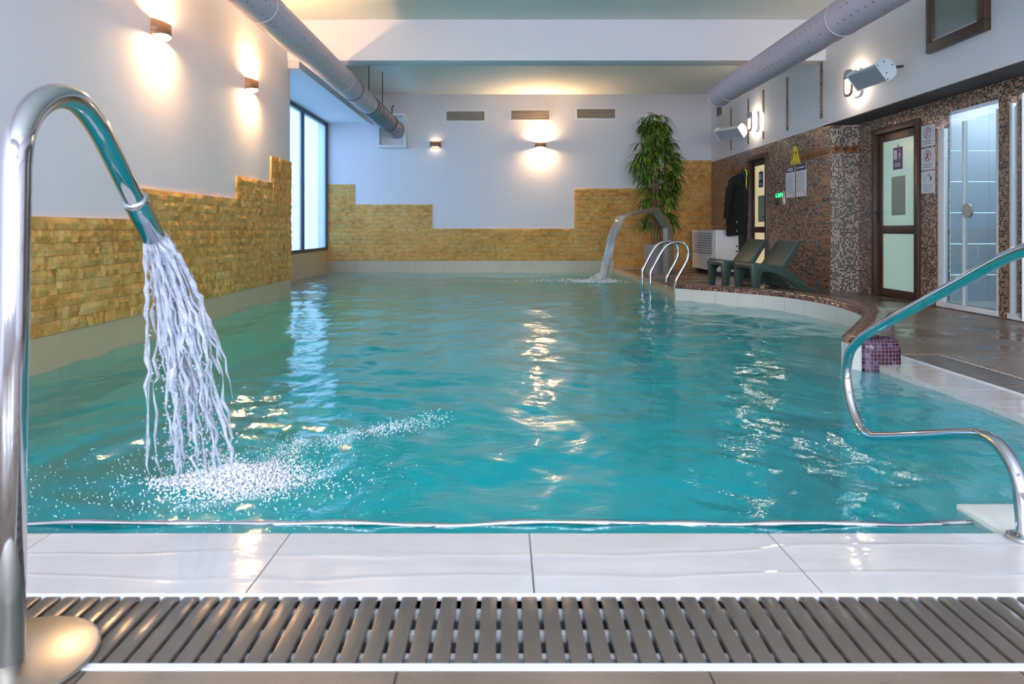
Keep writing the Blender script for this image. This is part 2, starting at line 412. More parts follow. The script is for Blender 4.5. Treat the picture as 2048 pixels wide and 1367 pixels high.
# mosaic inlay strips in the upper wall
for y in (9.12, 10.22, 11.17, 11.86, 12.77):
    obj('inlay_strip', box(WR - .004, WR + .01, y - .04, y + .04, 2.333, 3.135), 'mosaic', wr, uvbox=True)
wf = thing('wall_front', 'white wall with three tall windows behind the photographer', 'wall', (0, YF, 0), kind='structure')
for x0, x1, z0, z1 in ((WL - .25, -2.75, -.3, CZ), (-.75, -.35, -.3, CZ), (1.65, 2.05, -.3, CZ), (4.05, 5.0, -.3, CZ), (-2.75, -.75, -.3, .5), (-.35, 1.65, -.3, .5), (2.05, 4.05, -.3, .5),
                       (-2.75, -.75, 3.0, CZ), (-.35, 1.65, 3.0, CZ), (2.05, 4.05, 3.0, CZ)):
    obj('wall_panel', box(x0, x1, YF - .1, YF, z0, z1), 'plaster', wf)
for i, x in enumerate((-1.75, .65, 3.05)):
    w_ = thing('window_%d' % (i + 3), ('tall window behind the photographer beside the left wall', 'middle tall window behind the photographer', 'tall window behind the photographer beside the right wall')[i], 'window', (x, YF, .5), kind='structure')
    fr = MB(); fr.box(x - 1, x - .94, YF - .06, YF + .02, .5, 3.0); fr.box(x + .94, x + 1, YF - .06, YF + .02, .5, 3.0); fr.box(x - .94, x + .94, YF - .06, YF + .02, 2.94, 3.0); fr.box(x - .94, x + .94, YF - .06, YF + .02, .5, .56)
    fr.box(x - .03, x + .03, YF - .06, YF + .02, .56, 2.94)
    obj('frame', fr, 'dark_frame', w_)

# ceiling, cross beam, side bulkhead
cl = obj('ceiling', box(XWIN - .2, 5.0, YF - .1, YB + .2, CZ, CZ + .15), 'ceiling_paint')
tag(cl, 'pale ceiling crossed by a deep white beam', 'ceiling', kind='structure')
tag(obj('ceiling_beam', box(WL - .24, WR + .02, 9.0, 9.30, 3.08, CZ), 'plaster', bevel=.006), 'deep white beam crossing the ceiling above the pool', 'beam', kind='structure')
tag(obj('bulkhead_beam', box(WL + .001, -2.72, 9.012, YB, 2.98, CZ), 'plaster'), 'white bulkhead running to the end wall above the window niche', 'beam', kind='structure')
tag(obj('niche_ceiling', box(XWIN - .2, WL, 9.0, YB, 3.03, 3.3), 'plaster'), 'lowered white ceiling of the window niche', 'ceiling', kind='structure')
tag(obj('niche_return', box(XWIN - .1, WL - .24, YW - .1, YW, -1.5, 3.1), 'plaster'), 'short white return wall hidden at the window niche', 'wall', kind='structure')

# ---- pool boundary
curb_in = [(2.25, 4.31), (2.19, 4.44), (2.36, 4.72), (2.67, 5.19), (2.98, 5.70), (3.10, 6.16), (3.13, 6.68), (2.98, 7.38), (2.616, 7.90), (2.106, 8.45)]
curb_out = [(2.50, 4.31), (2.53, 4.44), (2.64, 4.72), (2.95, 5.19), (3.25, 5.70), (3.43, 6.16), (3.47, 6.75), (3.34, 7.60), (2.90, 8.22), (2.30, 8.88)]
cin = catmull([(x, y, 0) for x, y in curb_in], 6); cout = catmull([(x, y, 0) for x, y in curb_out], 6)
XR = 2.35; XF = 2.20
bound = [(WL, FE), (XR, FE), (XR, 4.31)] + [(q.x, q.y) for q in cin] + [(XF, 8.88), (XF + .03, YB), (XWIN, YB), (XWIN, YW), (WL, YW)]

pf = obj('pool_basin', box(-3.9, 4.0, 1.7, YB + .1, -1.60, -1.38), 'basin')
tag(pf, 'pale turquoise tiled basin of the swimming pool', 'pool', kind='structure')
mb = MB()
mb.grid([[(x, y, -.06) for x, y in bound + bound[:1]], [(x, y, -1.4) for x, y in bound + bound[:1]]])
obj('basin_wall', mb, 'basin', pf)
# submerged bench that follows the bulge and shelf in the niche
inner = []
for i, q in enumerate(cin):
    t = (cin[min(i + 1, len(cin) - 1)] - cin[max(i - 1, 0)]).normalized(); n = Vector((-t.y, t.x, 0)); inner.append(q + n * .48)
bn = MB(); sel = list(range(9, len(cin)))
for i, k in zip(sel[:-1], sel[1:]):
    a0, a1, b0, b1 = cin[i], cin[k], inner[i], inner[k]
    bn.add([(a0.x, a0.y, -.42), (a1.x, a1.y, -.42), (b1.x, b1.y, -.42), (b0.x, b0.y, -.42), (b0.x, b0.y, -1.4), (b1.x, b1.y, -1.4)], [(0, 1, 2, 3), (3, 2, 5, 4)])
obj('submerged_bench', bn, 'step_tile', pf)
obj('niche_shelf', box(XWIN, WL - .02, YW, YB, -1.4, -.10), 'beige_tile', pf)
obj('end_shelf', box(WL - .02, XF, 13.55, YB, -1.4, -.28), 'basin', pf)
st = thing('pool_steps', 'white tiled steps descending into the water under the handrail', 'steps', (1.9, FE, -1.4), kind='structure')
for k, (y0, y1, z) in enumerate(((FE + .002, 2.15, -.012), (2.15, 2.47, -.21), (2.47, 2.78, -.41), (2.78, 3.09, -.61), (3.09, 3.40, -.81))):
    obj('step', box(1.42 - .0 * k, XR - .002, y0, y1, -1.4, z), 'step_tile', st, bevel=.006)

# ---- deck slabs (pool-side floor) and foreground floor
def poly_slab(name, pts, z0, z1, mat, parent=None):
    mb = MB().prism(pts, lambda x, y: (x, y, z0), lambda x, y: (x, y, z1)); o = obj(name, mb, mat, parent)
    bm = bmesh.new(); bm.from_mesh(o.data); bmesh.ops.recalc_face_normals(bm, faces=bm.faces); bm.to_mesh(o.data); bm.free(); return o
mid = [((a_ * .45 + b * .55).x, (a_ * .45 + b * .55).y) for a_, b in zip(cin, cout)]
dk = [(2.955, 1.0), (2.955, 4.62), (2.52, 4.62)] + mid[5:] + [(2.32, 8.9), (2.35, YB), (WR + .1, YB), (WR + .1, 8.8), (5.7, 8.8), (5.7, 1.0)]
fl = obj('floor', box(WL, 5.7, YF, 1.315, -.30, 0.0), 'deck')
tag(fl, 'wet brown slate floor around the pool', 'floor', kind='structure')
# gentle fall of the side deck towards the drain
bmv = MB(); d2 = [(x, y, .008 + (DZ - .008) * min(1, max(0, (x - 2.9) / 1.2, (y - 5) / 3)), ) for x, y in dk]
n_ = len(d2); bmv.add([(x, y, z) for x, y, z in d2] + [(x, y, -.25) for x, y, z in d2], [tuple(range(n_))] + [(i, (i + 1) % n_, n_ + (i + 1) % n_, n_ + i) for i in range(n_)])
sd = obj('side_deck', bmv, 'deck', fl)
bm = bmesh.new(); bm.from_mesh(sd.data); bmesh.ops.triangulate(bm, faces=[f for f in bm.faces if len(f.verts) > 4]); bmesh.ops.recalc_face_normals(bm, faces=bm.faces); bm.to_mesh(sd.data); bm.free()
tag(poly_slab('pool_coping', [(XF, 8.86), (XF + .03, YB), (2.36, YB), (2.34, 8.86)], -.25, DZ + .004, 'beige_tile'), 'narrow orange-beige coping strip by the pool ladder', 'coping', kind='structure')

# ---- overflow edge: tiles, gratings, trims
et = thing('overflow_edge', 'wet pale tiled overflow edge along the near end of the pool', 'pool edge', (0, 1.75, 0), kind='structure')
x = -2.78
xs = [-2.86] + [-2.30 + .672 * k for k in range(-0, 7)] + [2.66]
xs = [-2.86, -2.62, -1.95, -1.276, -.604, .068, .74, 1.412, 2.085, 2.66]
for x0, x1 in zip(xs[:-1], xs[1:]):
    m_ = MB(); n = 3
    m_.add([(x0 + .002, FE, -.05), (x1 - .002, FE, -.05), (x1 - .002, FE, -.004), (x0 + .002, FE, -.004), (x1 - .002, 1.588, .004), (x0 + .002, 1.588, .004), (x0 + .002, 1.588, -.05), (x1 - .002, 1.588, -.05)],
           [(0, 1, 2, 3), (3, 2, 4, 5), (5, 4, 7, 6), (0, 3, 5, 6), (1, 7, 4, 2), (0, 6, 7, 1)])
    obj('edge_tile', m_, 'wet_tile', et)
obj('edge_bed', box(-2.86, 2.66, 1.585, FE - .004, -.3, -.012), 'grey_trim', et)
es = thing('side_overflow_edge', 'wet pale tiled overflow edge beside the curved mosaic kerb', 'pool edge', (2.5, 3.1, 0), kind='structure')
ys = [FE + .002, 2.3, 2.97, 3.64, 4.30]
for y0, y1 in zip(ys[:-1], ys[1:]):
    obj('edge_tile', box(XR, 2.66, y0 + .002, y1 - .002, -.05, -.002), 'wet_tile', es)
obj('edge_tile', box(2.50, 2.66, 4.302, 4.66, -.05, -.002), 'wet_tile', es)
obj('edge_bed', box(XR + .004, 2.66, FE, 4.64, -.3, -.012), 'grey_trim', es)

def grating(name, label, along, a0, a1, b0, b1, root):
    """slats lie across the channel b0..b1 and repeat along a0..a1"""
    g = thing(name, label, 'grating', root)
    q = worig(g); P = .0459; wd = .0365 if along == 'x' else .031; base = None; k = 0
    L = b1 - b0 - .012
    mbx = MB().cbox((0, 0, 0), (wd, L, .022) if along == 'x' else (L, wd, .022))
    t = a0 + P / 2
    while t < a1:
        loc = (t, (b0 + b1) / 2, -.009) if along == 'x' else ((b0 + b1) / 2, t, -.009)
        if base is None:
            base = obj('slat', mbx, 'slat', g, local=True, bevel=.0035); o = base
        else:
            o = base.copy(); C.objects.link(o); o.parent = g
        o.location = Vector(loc) - q; k += 1; t += P
    def bx(u0, u1, v0, v1, z0, z1): return box(u0, u1, v0, v1, z0, z1) if along == 'x' else box(v0, v1, u0, u1, z0, z1)
    w = b1 - b0
    if along == 'y': obj('pale_underlay', bx(a0, a1, b0 + .01, b1 - .01, -.02, -.002), 'white_trim', g)  # white sheet just under the slats draws pale lines between them
    for v in (.20, .52, .84):
        obj('connecting_rod', bx(a0, a1, b0 + w * v - .008, b0 + w * v + .008, -.030, -.012), 'white_trim', g)
    obj('channel', bx(a0, a1, b0, b1, -.16, -.15), 'dark_channel', g)
    obj('channel_side', bx(a0, a1, b0 - .004, b0 + .004, -.16, -.03), 'dark_channel', g)
    obj('channel_side', bx(a0, a1, b1 - .004, b1 + .004, -.16, -.01), 'white_trim', g)
    obj('edge_trim', bx(a0, a1, b0 - .012, b0 + .004, -.05, .003), 'white_trim', g)
    obj('edge_trim', bx(a0, a1, b1 - .004, b1 + .006, -.05, .003), 'white_trim', g)
    return g
grating('drain_grating', 'grey-brown slatted drain grating along the near pool edge in the foreground', 'x', -2.4, 2.66, 1.33, 1.586, (0, 1.46, 0))
grating('drain_grating', 'grey slatted drain grating beside the curved kerb on the brown deck', 'y', 1.60, 4.64, 2.67, 2.95, (2.81, 3.1, 0))

# ---- curved kerb: white tile face and mosaic cap
kb = thing('curved_kerb', 'low curved pool kerb with brown mosaic top and white tiled inner face', 'kerb', (3.0, 6.2, 0), kind='structure')
rows = []; uvs = []; acc = 0
prof = [(0.0, .125), (.02, .150), (.10, .168), (.30, .176), (.55, .176), (.78, .166), (.92, .140), (.99, .095), (1.0, -.03)]
lens = [0]
for i in range(1, len(cin)):
    acc += ((cin[i] + cout[i]) / 2 - (cin[i - 1] + cout[i - 1]) / 2).length; lens.append(acc)
for i in range(len(cin)):
    a_, b = cin[i], cout[i]; w_ = (b - a_).length; s_ = 0; prev = None; row = []
    for t, z in prof:
        q = a_.lerp(b, t); q = Vector((q.x, q.y, z))
        if prev is not None: s_ += (q - prev).length
        prev = q; row.append(q); uvs.append((lens[i], s_))
    rows.append(row)
cap = MB().grid(rows)
obj('mosaic_cap', cap, 'mosaic_curb', kb, uvs=uvs, smooth=True)
# rounded nose of the kerb towards the near side
nose = []; nu = []
hw_ = .125
for k in range(13):
    th = PI * k / 12
    cx_ = 2.375; px = cx_ - hw_ * 1.0 * math.cos(th) if 0 else cx_ + (-.128 * math.copysign(abs(math.cos(th)) ** .5, math.cos(th)))
    py = 4.36 - .075 * abs(math.sin(th)) ** .6
    arc = 0 if k == 0 else arc + math.hypot(px - lastp[0], py - lastp[1]); lastp = (px, py)
    col = []
    for z, ins in ((-.05, 0), (.10, 0), (.14, .006), (.160, .02), (.172, .05), (.176, .12)):
        d_ = Vector((px - cx_, py - 4.42, 0)); d_ = d_ * (1 - ins / .15)
        col.append((cx_ + d_.x, 4.42 + d_.y, z)); nu.append((arc, z + ins))
    nose.append(col)
obj('mosaic_nose', MB().grid(nose), 'mosaic_purple', kb, uvs=nu, smooth=True)
# white face tiles
L = [0]
for i in range(1, len(cin)): L.append(L[-1] + (cin[i] - cin[i - 1]).length)
def at_len(s_):
    for i in range(1, len(cin)):
        if s_ <= L[i] or i == len(cin) - 1:
            t = (s_ - L[i - 1]) / max(1e-6, L[i] - L[i - 1]); return cin[i - 1].lerp(cin[i], t)
s_ = 0.0
while s_ < L[-1] - .05:
    e = min(s_ + .30, L[-1]); pts = [at_len(s_ + .002 + (e - s_ - .004) * k / 4) for k in range(5)]
    m_ = MB().grid([[(q.x, q.y, -.40) for q in pts], [(q.x, q.y, .122) for q in pts]])
    off = []
    for k, q in enumerate(pts):
        t = (pts[min(k + 1, 4)] - pts[max(k - 1, 0)]).normalized(); off.append(q + Vector((t.y, -t.x, 0)) * .012)
    m_.grid([[(q.x, q.y, .122) for q in pts], [(q.x, q.y, .122) for q in off]])
    obj('face_tile', m_, 'white_tile', kb); s_ = e
obj('face_bed', MB().grid([[(q.x * 1.0 + .004, q.y, -.4) for q in cin], [(q.x + .004, q.y, .118) for q in cin]]), 'grey_trim', kb)
obj('end_tile', box(2.19, 2.345, YCOL - .38, YCOL - .02, -.4, .15), 'white_tile', kb)

# ---- tile skirting above the water line
tr = thing('tile_skirting', 'beige tile skirting at the water line under the long stone wall', 'skirting', (WL, 5, 0), kind='structure')
y = 1.40
while y < YW - .05:
    e = min(y + .60, YW); obj('skirting_tile', box(WL - .01, WL + .012, y + .0015, e - .0015, -.6, .188), 'beige_tile', tr); y = e
tr2 = thing('tile_skirting', 'grey-beige tile skirting at the water line of the end wall', 'skirting', (0, YB, 0), kind='structure')
x = XWIN
while x < 2.2:
    e = min(x + .60, 2.24); obj('skirting_tile', box(x + .0015, e - .0015, YB - .012, YB + .01, -.6, .213), 'back_tile', tr2); x = e
tr3 = thing('window_parapet', 'beige tiled parapet under the tall side window', 'parapet', (XWIN, 11.5, 0), kind='structure')
y = YW
while y < YB - .05:
    e = min(y + .60, YB - .012); obj('parapet_tile', box(XWIN - .15, XWIN, y + .0015, e - .0015, -.6, .43), 'beige_tile', tr3); y = e

# ---- split-face stone courses, each stone a piece
CH = .0822
def stone_mesh(seed):
    r = random.Random(seed); nx, nz = 6, 2; vs = []
    for k in range(nz + 1):
        for i in range(nx + 1):
            ed_ = i in (0, nx) or k in (0, nz)
            d_ = (.60 if ed_ else .78) + r.uniform(-.24, .22)
            vs.append((i / nx, d_, k / nz))
    fs = [(k * (nx + 1) + i, k * (nx + 1) + i + 1, (k + 1) * (nx + 1) + i + 1, (k + 1) * (nx + 1) + i) for k in range(nz) for i in range(nx)]
    ring = [i for i in range(nx + 1)] + [(k + 1) * (nx + 1) - 1 for k in range(1, nz + 1)] + [nz * (nx + 1) + i for i in range(nx - 1, -1, -1)] + [k * (nx + 1) for k in range(nz - 1, 0, -1)]
    o = len(vs); vs += [(vs[i][0], 0, vs[i][2]) for i in ring]; n = len(ring)
    fs += [(ring[(i + 1) % n], ring[i], o + i, o + (i + 1) % n) for i in range(n)]
    me = bpy.data.meshes.new('stone'); me.from_pydata(vs, [], [f[::-1] for f in fs]); me.materials.append(MAT['split_stone'])
    for pl in me.polygons: pl.use_smooth = True
    me.set_sharp_from_angle(angle=math.radians(38)); return me
SM = [stone_mesh(i) for i in range(14)]
bm_all = {}
def stones(parent, segs, place, base, lo, hi, limit):
    """segs: (u0,u1,rowstart,rowend); place(u,z)->loc, rotz ; stones sit on the wall face"""
    out = []
    for row in range(-4, 30):
        z = base + row * CH
        spans = sorted((u0, u1) for u0, u1, r0, r1 in segs if r0 <= row < r1); mer = []
        for u0, u1 in spans:
            if mer and abs(mer[-1][1] - u0) < 1e-4: mer[-1][1] = u1
            else: mer.append([u0, u1])
        for u0, u1 in mer:
            u = u0
            while u < u1 - 1e-4:
                l = R.uniform(lo, hi)
                if u1 - (u + l) < lo * .6: l = u1 - u
                out.append((u, z, l)); u += l
    return out
def put_stones(parent, lst, fn, limit):
    lst = sorted(lst, key=lambda q: fn(q)[1])
    for k, q in enumerate(lst[:limit]):
        o = bpy.data.objects.new('stone', R.choice(SM)); C.objects.link(o); o.parent = parent
        o.matrix_basis = fn(q)[0]
    rest = lst[limit:]
    if rest:
        mb = MB()
        for q in rest:
            M = fn(q)[0]; me = R.choice(SM); mb.add([M @ v.co for v in me.vertices], [tuple(p_.vertices) for p_ in me.polygons])
        o = obj('stone_remainder', mb, 'split_stone', parent); o['kind'] = 'stuff'
lst = stones(wl, [(3.0, 5.37, 0, 9), (5.37, 7.255, 0, 12), (7.255, 8.335, 0, 15), (8.335, YW, 0, 19)], None, .19, .18, .46, 300)
def fl_(q):
    u, z, l = q
    return (Matrix.Translation((WL, u + .001, z + .001)) @ Matrix.Rotation(PI / 2, 4, 'Z') @ Matrix.Diagonal((l - .002, -.034, CH - .002, 1)), u)
put_stones(wl, lst, fl_, 300)
obj('mortar_bed', box(WL - .01, WL + .004, 3.0, YW, .19, .93), 'mortar', wl)
PXB = lambda px: (px - 1010) * YB / FPX
lst = stones(wb, [(XWIN, PXB(709), 0, 19), (PXB(709), PXB(865), 0, 14), (PXB(865), PXB(1148), 0, 8), (PXB(1148), 2.24, 0, 18), (2.24, PXB(1330), -2, 18), (PXB(1330), WR, -2, 25)], None, .215, .28, .62, 300)
def fb_(q):
    u, z, l = q
    return (Matrix.Translation((u + .001, YB, z + .001)) @ Matrix.Diagonal((l - .002, -.034, CH - .002, 1)), 0 if u < 2.3 else u)
put_stones(wb, lst, fb_, 300)

# ------------------------------------------------------------------ pool water surface with real ripples
rng = np.random.default_rng(5)
ny = 420; nx = 330
yy = 1.88 + (YB + .02 - 1.88) * np.linspace(0, 1, ny) ** 1.45
xx = np.linspace(-3.78, 3.6, nx)
X, Y = np.meshgrid(xx, yy)
H = np.zeros_like(X)
for k in range(70):
    lam = 10 ** rng.uniform(math.log10(.11), math.log10(1.5)); th = rng.normal(PI / 2 * .85, 1.15); ph = rng.uniform(0, 2 * PI)
    amp = .0042 * lam ** .85 * rng.uniform(.4, 1.0) * .52
    H += amp * np.sin(2 * PI / lam * (X * math.cos(th) + Y * math.sin(th)) + ph + .9 * np.sin(.9 * X + 1.3 * Y + ph))
for k in range(26):
    lam = rng.uniform(.075, .16); th = rng.uniform(0, PI); ph = rng.uniform(0, 2 * PI)
    H += .00016 * (lam / .1) * np.sin(2 * PI / lam * (X * math.cos(th) + Y * math.sin(th)) + ph + 1.4 * np.sin(2.1 * X - 1.7 * Y + ph)) * np.clip(1.4 - Y / 9, .0, 1)
for cx_, cy_, am in ((-1.1, 2.62, .010), (1.62, 11.55, .012)):
    d_ = np.hypot(X - cx_, Y - cy_); H += am * np.exp(-d_ / .9) * np.sin(2 * PI * d_ / .24)
# calmer towards the overflow edge, where the sheet bulges before it spills
H *= 1 - .6 * np.exp(-((Y - 1.92) / .25) ** 2)
rid_ = 2.045 + .006 * np.sin(X * 5.1) + .004 * np.sin(X * 13.7 + 1)
Z = WZ + H
def hz(x_, y_):
    j = int(np.clip(np.searchsorted(yy, y_), 0, ny - 1)); i = int(np.clip(np.searchsorted(xx, x_), 0, nx - 1)); return float(Z[j, i])
vs = [(float(X[j, i]), float(Y[j, i]), float(Z[j, i])) for j in range(ny) for i in range(nx)]
fs = [(j * nx + i, j * nx + i + 1, (j + 1) * nx + i + 1, (j + 1) * nx + i) for j in range(ny - 1) for i in range(nx - 1)]
o0 = len(vs); ring = list(range(nx)) + [j * nx + nx - 1 for j in range(1, ny)] + [(ny - 1) * nx + i for i in range(nx - 2, -1, -1)] + [j * nx for j in range(ny - 2, 0, -1)]
vs += [(vs[i][0], vs[i][1], -1.55) for i in ring]; n = len(ring)
fs += [(ring[(i + 1) % n], ring[i], o0 + i, o0 + (i + 1) % n) for i in range(n)] + [tuple(range(o0, o0 + n))[::-1]]
mb = MB(); mb.v = vs; mb.f = fs
pw = obj('pool_water', mb, 'pool_water', smooth=True)
tag(pw, 'rippled clear turquoise water filling the swimming pool', 'water', kind='stuff')

cbp = [(x_, 2.035 + .006 * math.sin(x_ * 5.1) + .004 * math.sin(x_ * 13.7 + 1), WZ + .004 + .003 * math.sin(x_ * 9.1)) for x_ in np.linspace(WL + .02, 1.40, 150)]
tag(obj('edge_line', MB().tube(cbp, [.0085 + .002 * math.sin(i * .7) for i in range(150)], 10), 'chrome', smooth=True), 'thin silvery line lying in the water along the near pool edge', 'cable')  # thin wavy chrome tube drawing a bright line along the water edge

# ------------------------------------------------------------------ windows and doors
w1 = thing('window_1', 'tall dark-framed side window with pale blue daylight at the end of the pool', 'window', (XWIN, 11.6, .43), kind='structure')
zt = 3.02
for nm, q in (('frame_bar', (XWIN - .06, XWIN + .01, YW, YB, .43, .49)), ('frame_bar', (XWIN - .06, XWIN + .01, YW, YB, zt - .06, zt)), ('frame_bar', (XWIN - .06, XWIN + .01, YB - .07, YB - .002, .49, zt - .06)),
              ('mullion', (XWIN - .06, XWIN + .01, 12.28, 12.36, .49, zt - .06)), ('mullion', (XWIN - .06, XWIN + .01, 10.6, 10.68, .49, zt - .06))):
    obj(nm, box(*q), 'dark_frame', w1)
for y0, y1 in ((YW, 10.6), (10.68, 12.28), (12.36, YB - .07)):
    obj('pane', box(XWIN - .03, XWIN - .024, y0, y1, .49, zt - .06), 'hazy_pane', w1)
tag(obj('wall_outside', box(-6.2, -6.0, 6, 17, -.5, 5), 'outside_wall'), 'pale wall across the yard, seen through the side window', 'wall', kind='structure')
yg = thing('yard_plant', 'spindly potted plant standing outside the side window', 'plant', (-4.3, 12.6, .2))
obj('pot', MB().loft([[(-4.3 + r_ * math.cos(k * PI / 8), 12.6 + r_ * math.sin(k * PI / 8), z) for k in range(16)] for r_, z in ((.16, .2), (.22, .55))]), 'grey_trim', yg)
for k in range(5):
    b = [(-4.3, 12.6, .5), (-4.3 + R.uniform(-.1, .1), 12.6 + R.uniform(-.2, .2), 1.1), (-4.3 + R.uniform(-.2, .2), 12.6 + R.uniform(-.5, .5), 1.5 + .12 * k)]
    obj('stem', MB().tube(catmull(b, 5), .012, 6), 'grey_trim', yg)
    lf = MB(); e = Vector(b[2])
    for q in range(4):
        d_ = Vector((R.uniform(-.3, .3), R.uniform(-1, 1), R.uniform(-.6, .4))).normalized() * .22; s2 = d_.cross(Vector((1, 0, .2))).normalized() * .05
        lf.add([e, e + d_ * .5 + s2, e + d_, e + d_ * .5 - s2], [(0, 1, 2, 3)])
    obj('foliage', lf, 'leaf', yg)
tag(obj('ground_outside', box(-6.0, XWIN - .25, 6, 17, -.1, .2), 'outside_wall'), 'pale yard ground outside the side window', 'ground', kind='structure')

# upper window on the right wall
w2 = thing('window_2', 'small brown-framed window high in the white wall', 'window', (WR, 6.35, 2.6), kind='structure')
y0, y1, z0, z1 = 5.94, 6.77, 2.59, 3.50
for q in ((WR - .06, WR + .03, y0, y1, z0, z0 + .10), (WR - .06, WR + .03, y0, y1, z1 - .1, z1), (WR - .06, WR + .03, y0, y0 + .10, z0 + .1, z1 - .1), (WR - .06, WR + .03, y1 - .10, y1, z0 + .1, z1 - .1)):
    obj('frame_bar', box(*q), 'brown_frame', w2, bevel=.008)
obj('pane', box(WR - .035, WR - .025, y0 + .1, y1 - .1, z0 + .1, z1 - .1), 'smoke_glass', w2)
obj('glazing_bead', box(WR - .05, WR - .036, y0 + .1, y1 - .1, z0 + .1, z0 + .115), 'grey_trim', w2)

def pict(mb_list, X_, nsign=-1): pass
def flat(name, X_, y0, y1, z0, z1, mat, parent, t=.002):
    return obj(name, box(X_ - t, X_, y0, y1, z0, z1), mat, parent)

def glazed_door(idx, label, XD, y0, y1, zt, glass, film, sign, inset, hand):
    d_ = thing('door_%d' % idx, label, 'door', (XD, (y0 + y1) / 2, DZ), kind='structure')
    X0 = XD - .03; f = .07; zb = DZ
    for q in ((X0, XD + .12, y0, y0 + f, zb, zt), (X0, XD + .12, y1 - f, y1, zb, zt), (X0, XD + .12, y0 + f, y1 - f, zt - f, zt)):
        obj('door_frame', box(*q), 'brown_frame', d_, bevel=.006)
    XL = XD + inset; s = .085; a0, a1 = y0 + f + .004, y1 - f - .004
    leaf = obj('door_leaf', box(XL, XL + .045, a0, a0 + s, zb + .01, zt - f - .004), 'brown_frame', d_, bevel=.005)
    for q in ((XL, XL + .045, a1 - s, a1, zb + .01, zt - f - .004), (XL, XL + .045, a0 + s, a1 - s, zb + .01, zb + .10), (XL, XL + .045, a0 + s, a1 - s, zt - f - .10, zt - f - .004), (XL, XL + .045, a0 + s, a1 - s, .80, .90)):
        obj('door_rail', box(*q), 'brown_frame', d_, bevel=.005)
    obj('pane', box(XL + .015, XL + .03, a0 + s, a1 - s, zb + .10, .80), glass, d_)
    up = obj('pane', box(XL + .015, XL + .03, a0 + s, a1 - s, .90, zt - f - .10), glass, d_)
    m_ = (a0 + a1) / 2; XP = XL + .013
    obj('frosted_film', box(XP, XP + .002, m_ - .14, m_ + .14, .98 if idx == 2 else 1.02, 1.42 if idx == 2 else 1.48), film, d_)
    # little sign with pictograms
    sg = obj('door_sign', box(XP - .004, XP + .002, m_ - .085, m_ + .10, 1.56, 1.82), sign, d_)
    for k in range(3): obj('pictogram', box(XP - .006, XP - .004, m_ + .02 + .022 * k, m_ + .036 + .022 * k, 1.68, 1.79), 'paper', sg)
    fig = [(-.045, 1.68), (-.03, 1.68), (-.03, 1.72), (-.02, 1.72), (-.038, 1.775), (-.056, 1.72), (-.045, 1.72)]
    obj('pictogram', MB().prism(fig, lambda u, z: (XP - .004, m_ + u, z), lambda u, z: (XP - .006, m_ + u, z)), 'paper', sg)
    obj('pictogram', MB().prism([(-.038 + .009 * math.cos(k), 1.785 + .009 * math.sin(k)) for k in [i * PI / 4 for i in range(8)]], lambda u, z: (XP - .004, m_ + u, z), lambda u, z: (XP - .006, m_ + u, z)), 'paper', sg)
    for z in (1.62, 1.595): obj('lettering', box(XP - .006, XP - .004, m_ - .05, m_ + .06, z, z + .012), 'paper', sg)
    obj('hanging_clip', MB().prism([(-.02, 1.82), (.02, 1.82), (0.0, 1.87)], lambda u, z: (XP, m_ + u, z), lambda u, z: (XP - .002, m_ + u, z)), film, d_)
    # lever handle
    yh = a0 + .045 if hand < 0 else a1 - .045; dr = 1 if hand < 0 else -1
    hp = obj('handle_plate', box(XL - .008, XL, yh - .02, yh + .02, .93, 1.13), 'dark_frame', d_)
    obj('door_handle', MB().tube(fillet([(XL - .005, yh, 1.06), (XL - .055, yh, 1.06), (XL - .055, yh + dr * .13, 1.055)], .015, 4), .009, 8), 'dark_frame', d_, smooth=True)
    return d_
glazed_door(1, 'brown-framed door with mint frosted glass next to the shower cabins', WRR, 7.56, 8.52, 2.085, 'mint_glass_glow', 'mint_film', 'purple_print', .02, 1)
glazed_door(2, 'brown-framed door with cream frosted glass behind the green loungers', WR, 10.985, 11.885, 2.10, 'cream_glass_glow', 'cream_film', 'navy_print', .05, -1)
obj('room_back', box(WR + .25, WR + .3, 10.8, 12.1, 0, 2.2), 'plaster', wr)
obj('room_back', box(WRR + .14, WRR + .2, 7.4, 8.7, 0, 2.2), 'plaster', wr)

# ------------------------------------------------------------------ shower cabins
def cabin(label, y0, y1, zt, loc):
    c_ = thing('shower_cabin', label, 'shower', loc, kind='structure')
    XB = 5.55
    n = 4
    for k in range(7):   # large pale blue wall tiles
        z0, z1 = DZ + k * .33, min(DZ + (k + 1) * .33, 2.3)
        for m in range(2):
            ya = y0 + (y1 - y0) * m / 2; yb = y0 + (y1 - y0) * (m + 1) / 2
            obj('wall_tile', box(XB, XB + .02, ya + .0015, yb - .0015, z0 + .0015, z1 - .0015), 'shower_tile', c_)
            xa = WRR + .14 + (XB - WRR - .14) * m / 2; xb = WRR + .14 + (XB - WRR - .14) * (m + 1) / 2
            obj('wall_tile', box(xa + .0015, xb - .0015, y1, y1 + .015, z0 + .0015, z1 - .0015), 'shower_tile', c_)
            obj('wall_tile', box(xa + .0015, xb - .0015, y0 - .015, y0, z0 + .0015, z1 - .0015), 'shower_tile', c_)
    obj('tile_bed', box(XB + .02, XB + .06, y0, y1, 0, 2.3), 'grey_trim', c_)
    obj('cabin_ceiling', box(WRR + .14, XB + .06, y0 - .015, y1 + .015, 2.28, 2.32), 'plaster', c_)
    obj('added_cabin_lamp', MB().tube([(5.1, (y0 + y1) / 2, 2.28), (5.1, (y0 + y1) / 2, 2.262)], .20, 24), 'cabin_fill_light', c_)  # unseen glowing disc added to brighten the cabin inside
    obj('shower_tray', box(WRR + .02, XB, y0, y1, 0, DZ + .05), 'white_plastic', c_)
    return c_
cb = cabin('pale blue tiled shower cabin with sliding glass doors, beside the mint door', 6.372, 7.255, 2.065, (WRR + .5, 6.8, DZ))
